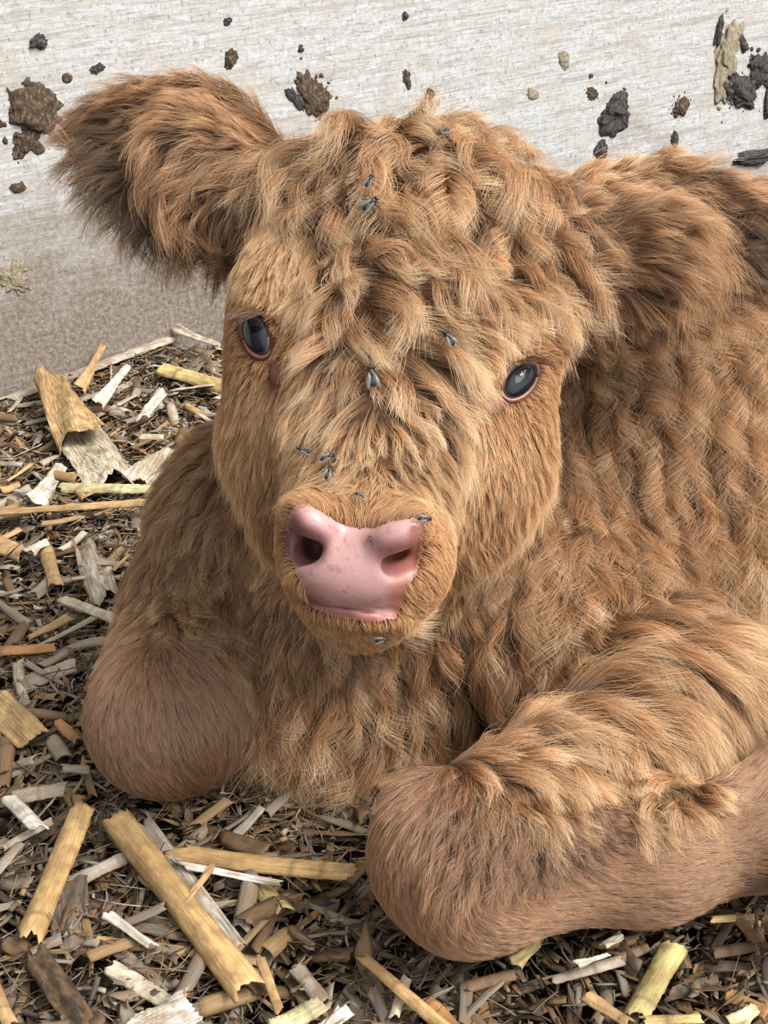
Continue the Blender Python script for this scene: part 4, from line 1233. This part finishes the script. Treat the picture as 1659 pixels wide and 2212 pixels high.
def straw(name, x1, y1, x2, y2, wpx, col, label, kind='stalk', lift=.010, tilt=0.0, cat='straw', bend=0.0, seed=None, wide=0.0):
    rs = np.random.default_rng(int(x1 * 7 + y1 * 13 + x2))
    a, b = PZ(x1, y1, lift), PZ(x2, y2, lift + tilt)
    L = np.linalg.norm(b - a); A = (b - a) / L
    mid = (a + b) / 2
    W = wpx * depth_of(mid) * PX(1.0) * 1.15
    up = np.array([0, 0, 1.0]); up = up - A * (up @ A); up /= np.linalg.norm(up); B = np.cross(up, A)
    if kind == 'stalk':  V, Q, uv = strip(L, W, 40, 11, .28, bend, rs.normal(0, .25), .035, rs); mat, th = M['straw'], .0010
    elif kind == 'bark': V, Q, uv = strip(L, W, 36, 13, .12, bend, rs.normal(0, .3), .05, rs, ripple=.3); mat, th = M['bark'], .0012
    elif kind == 'husk': V, Q, uv = strip(L, W, 30, 17, .18, bend, rs.normal(0, .4), .07, rs, fan=wide, ripple=.5); mat, th = M['husk'], .0005
    else:                V, Q, uv = strip(L, W, 18, 9, .2, bend, rs.normal(0, .8), .05, rs, taper=.4, ripple=.5); mat, th = M['straw'], .0006
    roll = rs.normal(0, .15)
    B2 = B * math.cos(roll) + up * math.sin(roll); U2 = up * math.cos(roll) - B * math.sin(roll)
    Pw = mid + V @ np.array([A, B2, U2])
    c = np.array(PAL[col]) if isinstance(col, str) else np.array(col)
    s_ = V[:, 0] / L
    var = 1 + .2 * np.sin(5 * s_ + rs.random() * 6)[:, None] * np.array([1, 1, 1.1])
    cc = c[None] * var
    if kind == 'stalk':
        for k in rs.uniform(-.4, .4, 1 + int(L > .06)):        # joints of the stem
            m = np.exp(-((s_ - k) * L / .0012) ** 2)[:, None]; cc = cc * (1 - .45 * m)
    o = mesh_obj(name, Pw, Q, mat)
    vcol(o.data, cc); set_uv(o.data, uv)
    m_ = o.modifiers.new('thickness', 'SOLIDIFY'); m_.thickness = th; m_.offset = 0
    mid[2] = 0; set_origin(o, mid)
    tag(o, label, cat, 'loose straw pieces in the bedding')
    return o

ST = 'straw_stalk'; HU = 'straw_husk'; FL = 'straw_flake'; BK = 'bark_strip'
PIECES = [
 (ST, -20, 868, 378, 722, 34, 'weather', 'long grey weathered stalk lying along the foot of the wall', 'stalk', .012, .01),
 (ST, 348, 786, 520, 836, 44, 'yellow', 'thick yellow stalk with dark spots behind the calf cheek', 'stalk', .022),
 (FL, 372, 706, 470, 742, 24, 'pale', 'pale flake leaning against the wall beside the calf head', 'flake', .030),
 (HU, 105, 800, 172, 935, 62, 'tan', 'upper tan husk strip rising from the fanned striped husk', 'husk', .034, 0.0),
 (HU, 150, 905, 262, 1032, 88, 'pale', 'fanned husk with brown and cream stripes', 'husk', .020, 0.0),
 (HU, 288, 1034, 352, 975, 74, 'pale', 'short striped husk tucked against the calf chest', 'husk', .018),
 (ST, 130, 1046, 350, 1050, 34, 'ygreen', 'split pale stalk lying level beside the calf shoulder', 'stalk', .022),
 (ST, -20, 1103, 345, 1078, 24, 'tan', 'long thin tan stalk reaching from the left edge to the shoulder', 'stalk', .026),
 (ST, 135, 1288, 252, 1332, 28, 'pale', 'pale stalk pointing at the calf upper foreleg', 'stalk', .018),
 (ST, -20, 1402, 122, 1392, 30, 'orange', 'orange tan stalk lying level at the left edge', 'stalk', .018),
 (ST, -20, 1160, 52, 1192, 40, 'tan', 'short broad tan stalk end at the left edge below the thin stalk', 'stalk', .018),
 (BK, -20, 1500, 74, 1596, 64, 'tan', 'broad flat tan chip with a square end by the left edge', 'bark', .018),
 (ST, 22, 1716, 142, 1696, 36, 'grey', 'grey brown stalk lying beside the far knee', 'stalk', .016),
 (ST, 172, 1742, 62, 2010, 52, 'gold', 'golden split stalk slanting down from the far knee', 'stalk', .020, .0),
 (ST, 246, 1768, 532, 2132, 56, 'gold', 'longest golden split stalk slanting across the foreground', 'stalk', .022),
 (BK, 300, 1765, 510, 2050, 40, 'weather', 'frayed grey bark sleeve along the longest golden stalk', 'bark', .016),
 (ST, 368, 1836, 772, 1880, 42, 'gold', 'curved golden stalk pointing at the near knee', 'stalk', .018, .004, .07),
 (FL, 392, 1866, 610, 1908, 20, 'white', 'white pith splitting from the curved golden stalk', 'flake', .020),
 (ST, 140, 1905, 275, 1842, 36, 'weather', 'grey stalk crossing under the golden slanting stalk', 'stalk', .012),
 (BK, 148, 1890, 150, 2060, 70, 'dgrey', 'dark grey furrowed bark chip standing lengthwise', 'bark', .014),
 (BK, 65, 2052, 195, 2230, 50, 'dark', 'dark brown bark strip in the lower left corner', 'bark', .018),
 (BK, 290, 1985, 610, 2040, 64, 'dgrey', 'wide dark grey bark slab beneath the longest golden stalk', 'bark', .010),
 (ST, 190, 2024, 560, 2072, 22, 'tan', 'thin tan stalk passing under the longest golden stalk', 'stalk', .012),
 (ST, 558, 1912, 612, 1964, 38, 'yellow', 'short stubby yellow stalk between the two knees', 'stalk', .014),
 (FL, 226, 1968, 325, 2036, 28, 'white', 'whitish splintered flake beside the dark bark chip', 'flake', .018),
 (ST, 238, 2082, 392, 2176, 38, 'pale', 'pale brown stalk below the dark grey bark slab', 'stalk', .016),
 (ST, 412, 2104, 368, 2178, 28, 'orange', 'short orange stalk upright near the bottom edge', 'stalk', .016),
 (ST, 562, 2066, 604, 2180, 18, 'tan', 'slim tan stalk standing right of the longest golden stalk end', 'stalk', .018),
 (ST, 585, 2224, 690, 2158, 46, 'ygreen', 'greenish yellow stalk at the bottom edge', 'stalk', .020),
 (HU, 285, 2212, 420, 2168, 70, 'white', 'crumpled white husk at the bottom edge', 'husk', .022),
 (HU, 700, 2222, 745, 2176, 40, 'white', 'small frayed white husk right of the greenish stalk', 'husk', .018),
 (ST, 788, 2066, 962, 2222, 24, 'gold', 'slim golden stalk slanting below the near knee', 'stalk', .020),
 (ST, 918, 2160, 985, 2224, 34, 'orange', 'short orange brown stalk crossing below the slim golden stalk', 'stalk', .016),
 (ST, 1268, 2148, 1358, 2206, 26, 'tan', 'short tan stalk near the bottom edge below the shin', 'stalk', .018),
 (ST, 1458, 2034, 1368, 2186, 50, 'green', 'broad grey green stalk slanting below the shin', 'stalk', .018),
 (ST, 1392, 2202, 1512, 2196, 22, 'yellow', 'straight yellow stalk level at the bottom edge', 'stalk', .020),
 (ST, 1574, 2142, 1660, 2184, 32, 'orange', 'orange stalk at the lower right corner', 'stalk', .016),
 (FL, 1246, 2082, 1312, 2060, 18, 'white', 'bright white flake under the shin', 'flake', .022),
 (FL, 1302, 2040, 1345, 2018, 26, 'pale', 'pale folded flake close under the shin', 'flake', .020),
 (ST, 1188, 2114, 1345, 2070, 24, 'grey', 'grey stalk lying below the bright white flake', 'stalk', .014),
 (ST, 1535, 1984, 1630, 1978, 16, 'tan', 'thin tan stalk under the fetlock', 'stalk', .022),
 (ST, 1590, 1975, 1640, 2035, 22, 'brown', 'brown stalk leaning by the hind foot', 'stalk', .022),
 (ST, 1540, 2056, 1632, 2040, 24, 'brown', 'brown frayed stalk left of the hind foot', 'stalk', .016),
 (ST, 1340, 2068, 1400, 2040, 22, 'brown', 'small brown stalk touching the grey green stalk top', 'stalk', .014),
 (FL, 1585, 2212, 1625, 2170, 46, 'ygreen', 'pale yellow flake by the lower right corner', 'flake', .018),
 (FL, 212, 868, 270, 790, 30, 'white', 'white curled leaf above the fanned husk', 'flake', .034),
 (FL, 78, 1080, 122, 1005, 50, 'white', 'white papery flake at the left end of the split pale stalk', 'flake', .022),
 (FL, 300, 905, 352, 838, 34, 'white', 'white curled leaf below the yellow stalk', 'flake', .030),
 (FL, 176, 832, 214, 752, 26, 'tan', 'brown dry leaf standing up by the wall', 'flake', .034),
 (ST, -20, 2120, 22, 2210, 26, 'tan', 'tan stalk end in the lower left corner', 'stalk', .016),
 (ST, 18, 1718, 84, 1784, 30, 'white', 'split whitish chip left of the far knee', 'stalk', .024),
 (ST, 122, 1558, 168, 1596, 20, 'orange', 'small orange chip touching the far foreleg', 'stalk', .018),
 (ST, 40, 1470, 160, 1425, 50, 'grey', 'grey furrowed stalk beside the far upper foreleg', 'stalk', .014),
 (ST, 0, 1700, 30, 1500, 30, 'brown', 'brown stalk upright along the left edge', 'stalk', .014),
 (HU, 225, 1290, 190, 1170, 56, 'weather', 'grey striped husk left of the calf shoulder', 'husk', .014),
 (FL, 60, 1190, 100, 1165, 30, 'white', 'tiny white shell like flake below the thin tan stalk', 'flake', .020),
 (ST, 120, 1260, 95, 1180, 26, 'tan', 'tan splinter upright left of the grey striped husk', 'stalk', .016),
 (FL, 395, 1950, 460, 1870, 20, 'tan', 'curled tan fibre leaf over the wide bark slab', 'flake', .022),
 (FL, 1110, 2080, 1160, 2030, 34, 'green', 'greenish husk end poking out from under the shin', 'flake', .016),
 (ST, 850, 2195, 880, 2110, 18, 'pale', 'pale splinter between the slim golden stalk and the shin', 'stalk', .014),
 (ST, 640, 2085, 700, 2160, 30, 'grey', 'grey splinter in front of the chest below the curved stalk', 'stalk', .014),
 (ST, 0, 1830, 110, 1770, 20, 'weather', 'thin grey stalk reaching the golden slanting stalk', 'stalk', .014),
 (BK, 20, 2030, 80, 2075, 40, 'brown', 'brown bark chip under the golden slanting stalk end', 'bark', .012),
 (ST, 440, 760, 380, 830, 30, 'dgrey', 'dark stalk wedged below the pale flake by the wall', 'stalk', .014),
 (ST, 400, 1770, 500, 1800, 34, 'brown', 'brown chip between the far knee and the chest', 'stalk', .010),
 (ST, 1000, 2130, 1110, 2100, 26, 'brown', 'brown chip in front of the near knee', 'stalk', .012),
]
for p in PIECES:
    nm, x1, y1, x2, y2, wpx, col, lb, kd_ = p[:9]
    straw(nm, x1, y1, x2, y2, wpx, col, lb, kd_, *(p[9:12] if len(p) < 12 else p[9:11]), **({'bend': p[11]} if len(p) > 11 else {}), wide=.5 if 'fanned' in lb else 0)

# the litter of chopped straw itself: nobody could count it
def litter(name, kinds, seed, mat, thick, label):
    rs = np.random.default_rng(seed)
    V_, Q_, U_, C_ = [], [], [], []; base = 0
    for n, Lr, Wr, zr, tilt, cols, wts, nu, nv, jag, cupr in kinds:
        k = 0
        wts = np.array(wts) / sum(wts)
        while k < n:
            m = n * 2
            X = rs.uniform(-.50, .58, m); Y = rs.uniform(.36, 1.45, m)
            P0 = np.stack([X, Y, np.zeros(m)], 1); q_ = to_px(P0)
            okk = (q_[:, 0] > -380) & (q_[:, 0] < 2020) & (q_[:, 1] < 2600) & (((P0 - A0) @ wn) > .012)
            f = interp_field(np.stack([X, Y, np.full(m, .02)], 1))
            okk &= (f > -.010) & ((q_[:, 0] < 900) | (q_[:, 1] > 1880))
            okk &= ~((q_[:, 0] > 900) & (q_[:, 1] < 1500))
            for x, y in zip(X[okk], Y[okk]):
                if k >= n: break
                L = Lr[0] + (Lr[1] - Lr[0]) * rs.random() ** 1.6; W = Wr[0] + (Wr[1] - Wr[0]) * rs.random() ** 1.5
                V, Q, uv = strip(L, W, nu, nv, rs.uniform(0, cupr), rs.normal(0, .25), rs.normal(0, .6), jag, rs, taper=rs.uniform(0, .6), ripple=rs.uniform(0, .6))
                a, b, c = rs.uniform(0, 6.283), rs.normal(0, tilt), rs.normal(0, tilt * 1.6)
                Rm = Matrix.Rotation(a, 3, 'Z') @ Matrix.Rotation(b, 3, 'Y') @ Matrix.Rotation(c, 3, 'X')
                V = V @ np.array(Rm).T + np.array([x, y, gh(x, y) + rs.uniform(*zr)])
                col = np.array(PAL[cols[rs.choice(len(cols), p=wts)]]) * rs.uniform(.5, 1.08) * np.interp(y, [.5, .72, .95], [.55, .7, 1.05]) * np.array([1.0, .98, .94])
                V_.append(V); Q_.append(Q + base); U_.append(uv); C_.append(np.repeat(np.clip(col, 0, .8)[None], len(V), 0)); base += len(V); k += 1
    V = np.concatenate(V_); V[:, 2] = np.maximum(V[:, 2], gh(V[:, 0], V[:, 1]) - .004)
    dw = (V - A0) @ wn; V += np.clip(.003 - dw, 0, 1)[:, None] * wn          # keep it out of the wall
    o = mesh_obj(name, V, np.concatenate(Q_), mat)
    vcol(o.data, np.concatenate(C_)); set_uv(o.data, np.concatenate(U_))
    m_ = o.modifiers.new('thickness', 'SOLIDIFY'); m_.thickness = thick; m_.offset = 0
    tag(o, label, 'straw litter', kind='stuff')
    return o
CK = ('brown', 'dgrey', 'grey', 'weather', 'tan', 'dark', 'pale', 'white', 'orange')
litter('chopped_straw_litter', [
    (6000, (.010, .052), (.0018, .0100), (-.002, .010), .25, CK, [.20, .19, .20, .12, .10, .10, .05, .01, .03], 7, 5, .10, .25),
    (14500, (.003, .013), (.0008, .0036), (.000, .012), .35, CK, [.20, .20, .20, .14, .08, .08, .07, .02, .01], 4, 3, .14, .3),
    (5200, (.008, .036), (.0003, .0010), (.000, .013), .30, CK, [.22, .16, .20, .14, .10, .08, .07, .02, .01], 6, 2, .02, .2)],
    21, M['straw'], .0005, 'dull brown and grey chopped straw litter covering the barn floor')

# loose chips on top of the litter
rs = np.random.default_rng(5)
k = 0
while k < 150:
    x, y = rs.uniform(-.36, .36), rs.uniform(.45, 1.25)
    p = np.array([x, y, .012]); q_ = to_px(p[None])[0]
    if not (0 < q_[0] < 1659 and q_[1] < 2200) or (p - A0) @ wn < .03: continue
    if interp_field(np.array([[x, y, .02]]))[0] < .012 or (q_[0] > 640 and q_[1] < 1950): continue
    L = rs.uniform(.014, .044); W = rs.uniform(.0035, .0105); a = rs.uniform(0, 6.28)
    V, Q, uv = strip(L, W, 10, 6, .25, rs.normal(0, .1), rs.normal(0, .4), .06, rs)
    V = V @ np.array(Matrix.Rotation(a, 3, 'Z') @ Matrix.Rotation(rs.normal(0, .15), 3, 'Y') @ Matrix.Rotation(rs.normal(0, .25), 3, 'X')).T + np.array([x, y, gh(x, y) + rs.uniform(.012, .017)])
    o = mesh_obj('straw_chip', V, Q, M['straw'])
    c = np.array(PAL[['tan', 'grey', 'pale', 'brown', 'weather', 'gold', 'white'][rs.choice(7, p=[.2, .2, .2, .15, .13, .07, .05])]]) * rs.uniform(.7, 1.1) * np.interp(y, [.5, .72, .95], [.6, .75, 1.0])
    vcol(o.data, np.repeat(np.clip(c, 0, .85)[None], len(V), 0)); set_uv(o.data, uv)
    m_ = o.modifiers.new('thickness', 'SOLIDIFY'); m_.thickness = .0007; m_.offset = 0
    set_origin(o, (x, y, 0))
    tag(o, 'small dry straw chip lying loose on top of the chopped litter', 'straw', 'small loose straw chips on the litter')
    k += 1

# ------------------------------------------------------------------ mud on the wall
CL = [  # px, py, half w, half h, thickness mm, material, label, name, turn
 (76, 236, 46, 54, 7, 'clod_brown', 'large rough brown mud clod beside the raised ear tip', 'mud_clod', 0),
 (60, 300, 26, 28, 2, 'clod_brown', 'thin mud drip hanging below the large brown clod', 'mud_splat', 10),
 (84, 92, 15, 15, 3, 'clod', 'small dark mud spot above the large brown clod', 'mud_splat', 0),
 (210, 148, 13, 11, 3, 'clod', 'small grey mud spot just above the raised ear', 'mud_splat', 0),
 (496, 128, 14, 17, 3, 'clod_brown', 'brown mud spot on the wall between raised ear and crown', 'mud_splat', 0),
 (668, 200, 18, 46, 3, 'clod_brown', 'streaky dark mud smear behind the left of the crown', 'mud_splat', 25),
 (690, 205, 20, 30, 2, 'clod_brown', 'ragged brown smear right next to the streaky dark one', 'mud_splat', -20),
 (640, 215, 10, 28, 2, 'clod', 'thin dark mud thread beside the streaky smear', 'mud_splat', 35),
 (1330, 242, 32, 36, 9, 'clod', 'big round dark mud clod right of the crown', 'mud_clod', 25),
 (1298, 326, 13, 22, 6, 'clod', 'small pointed dark mud clod under the big round one', 'mud_clod', -10),
 (1572, 120, 30, 78, 5, 'clod_yellow', 'tall yellowish dried manure smear near the right edge', 'mud_splat', -4),
 (1552, 70, 9, 26, 4, 'clod', 'dark mud edge along the tall yellowish smear', 'mud_splat', -10),
 (1600, 205, 38, 26, 6, 'clod', 'dark sticky mud smear slanting under the yellowish one', 'mud_splat', -40),
 (1645, 150, 36, 30, 6, 'clod', 'dark mud blob at the right edge beside the yellowish smear', 'mud_splat', -40),
 (1656, 230, 8, 26, 4, 'clod', 'narrow dark mud drip at the right edge', 'mud_splat', 0),
 (1604, 95, 8, 15, 3, 'clod', 'tiny dark mud fleck right of the yellowish smear', 'mud_splat', 30),
 (1468, 232, 16, 18, 3, 'clod_brown', 'grey brown mud spot between the round clod and the sticky smear', 'mud_splat', -30),
 (1456, 300, 7, 18, 3, 'clod', 'thin dark mud fleck low on the wall above the ear', 'mud_splat', 5),
 (1440, 343, 7, 6, 2, 'clod', 'tiny dark mud dot just above the calf back', 'mud_splat', 0),
 (1218, 130, 11, 14, 2.0, 'clod_yellow', 'yellow brown manure flake high right of the crown', 'mud_splat', 25),
 (1150, 205, 14, 9, 1.2, 'clod_yellow', 'yellow brown smear right above the crown slope', 'mud_splat', -30),
 (1280, 205, 14, 9, 1.0, 'clod_brown', 'thin brown scuff left of the big round clod', 'mud_splat', -35),
 (930, 202, 11, 10, 3, 'clod', 'small dark mud dot just above the crown', 'mud_splat', 0),
 (878, 172, 9, 16, 2, 'clod_brown', 'faint brown fleck above the crown centre', 'mud_splat', 0),
 (1275, 165, 5, 4, 2, 'clod', 'tiny grey dot above the big round clod', 'mud_splat', 0),
 (492, 46, 8, 7, 2, 'clod', 'tiny dark dot near the top edge', 'mud_splat', 0),
 (1625, 340, 44, 14, 8, 'clod', 'dark mud ridge showing over the calf back', 'mud_clod', 0),
 (650, 104, 7, 6, 2, 'clod', 'tiny dark dot high above the crown left', 'mud_splat', 0),
 (38, 405, 12, 9, 2, 'clod_brown', 'small brown fleck left of the raised ear base', 'mud_splat', 0),
 (30, 600, 26, 34, 2, 'clod_yellow', 'crusty yellow brown patch at the left edge of the wall', 'mud_splat', 0),
 (875, 35, 6, 8, 2, 'clod', 'tiny dark dot at the top edge above the crown', 'mud_splat', 0),
]
wu = wd
for px_, py_, hw, hh, th, mt, lb, nm, rot in CL:
    c = wall_point(px_, py_)
    s = np.linalg.norm(c - CAM) / FPX * 1.05
    a = math.radians(rot)
    e1 = math.cos(a) * wu + math.sin(a) * np.array([0, 0, 1.0]); e2 = math.cos(a) * np.array([0, 0, 1.0]) - math.sin(a) * wu
    fr = max(.55, abs(wu @ AXR))
    o = lump(nm, c - wn * th * .0002, (hw * s / fr, hh * s, th * .001), M[mt], None, int(px_ * 3 + py_), .30 if nm == 'mud_splat' else .20, 1.8, (e1, e2, wn), 5, 14 if hw > 12 else 4)
    set_origin(o, c); tag(o, lb, 'mud splash', 'mud splashes on the wall')

# ------------------------------------------------------------------ flies
def fly_proto(name, size):
    root = bpy.data.objects.new(name, None); COL.objects.link(root); root.empty_display_size = .004
    s = size
    def ell(nm, c, r, mat, par=root):
        bm = bmesh.new(); bmesh.ops.create_uvsphere(bm, u_segments=16, v_segments=10, radius=1)
        V = np.array([v.co[:] for v in bm.verts]) * np.array(r) * s + np.array(c) * s; Fs = [[v.index for v in f.verts] for f in bm.faces]; bm.free()
        return mesh_obj(nm, V, Fs, mat, par)
    ell('abdomen', (-.22, 0, .13), (.26, .14, .12), M['fly']); ell('thorax', (.12, 0, .15), (.17, .13, .13), M['fly'])
    h = ell('head', (.33, 0, .14), (.09, .12, .10), M['fly'])
    for y in (-1, 1): ell('eye', (.35, .07 * y, .16), (.06, .05, .07), M['fly_eye'], h)
    for y in (-1, 1):
        V = []; nn = 12
        for i in range(nn):
            t = i / (nn - 1); wd_ = .13 * math.sin(math.pi * min(1, t * .92 + .06)) ** .7
            for e_ in (-1, 1):
                V.append(((.12 - .72 * t) * s, (y * (.08 + .16 * t) + e_ * wd_ * .8) * s, (.26 + .02 * t) * s))
        Fs = [(2 * i, 2 * i + 1, 2 * i + 3, 2 * i + 2) for i in range(nn - 1)]
        wg = mesh_obj('wing', V, Fs, M['wing'], root)
        m_ = wg.modifiers.new('t', 'SOLIDIFY'); m_.thickness = .00006
        for k_ in (-1, 0, 1):
            pts = [np.array((.12 + .08 * k_, .08 * y, .12)), np.array((.14 + .20 * k_, .26 * y, .20)), np.array((.15 + .32 * k_, .40 * y, -.02))]
            tube('leg', [p * s for p in pts], .018 * s, M['fly'], root, closed=False, seg=6)
    return root
FLY = fly_proto('fly', .0082)
FL_ = [(955, 286, 200, 1.0, 'fly at the top of the crown'), (798, 390, 60, .9, 'fly with pale wings in the upper forelock'),
       (801, 440, 40, 1.25, 'largest fly with spread grey wings in the middle of the forelock'), (968, 730, 125, 1.1, 'fly on the forehead towards the near eye'),
       (803, 812, 100, 1.35, 'fly pointing up in the parting between the eyes'), (655, 972, 160, .85, 'leftmost fly on the bridge of the nose'),
       (710, 988, 20, .95, 'fly in the middle of the three on the nose bridge'), (710, 1020, 70, .9, 'lowest fly of the three on the nose bridge'),
       (918, 1121, 0, .8, 'round dark fly above the near nostril'), (826, 1380, 10, .8, 'dark fly under the chin'),
       (776, 1070, 150, .6, 'tiny fly at the upper edge of the nose pad'), (802, 1163, 90, .3, 'speck sized fly standing on the bare nose pad')]
FP = P[:, 4:7].reshape(-1, 3); FQ = to_px(FP)
def copy_tree(o, parent=None):
    c = o.copy(); COL.objects.link(c)
    if parent is not None: c.parent = parent
    for ch in [x for x in o.children]: copy_tree(ch, c)
    return c
for i_, (x, y, ang, sc, lb) in enumerate(FL_):
    f = FLY if i_ == 0 else copy_tree(FLY)
    vd = CAM - PW(x, y, .8); vd /= np.linalg.norm(vd)
    if 'bare' in lb:
        p, n_ = hit(x, y); pos = p + n_ * .0006
    else:
        m = (np.abs(FQ[:, 0] - x) < 14) & (np.abs(FQ[:, 1] - y) < 14)
        wq = np.percentile(FQ[m, 2], 1) - .004 if m.sum() > 8 else .8
        pos = PW(x, y, wq); n_ = grad_field(pos[None])[0]
    nz = unit((n_ * .4 + vd)[None])[0]
    fw = math.cos(math.radians(ang)) * AXR + math.sin(math.radians(ang)) * AXU
    fw = fw - nz * (fw @ nz); fw /= np.linalg.norm(fw); sdv = np.cross(nz, fw)
    f.matrix_world = Matrix(((fw[0] * sc, sdv[0] * sc, nz[0] * sc, pos[0]), (fw[1] * sc, sdv[1] * sc, nz[1] * sc, pos[1]), (fw[2] * sc, sdv[2] * sc, nz[2] * sc, pos[2]), (0, 0, 0, 1)))
    tag(f, lb + ' of the calf' if 'calf' not in lb else lb, 'fly', 'flies on the calf face')
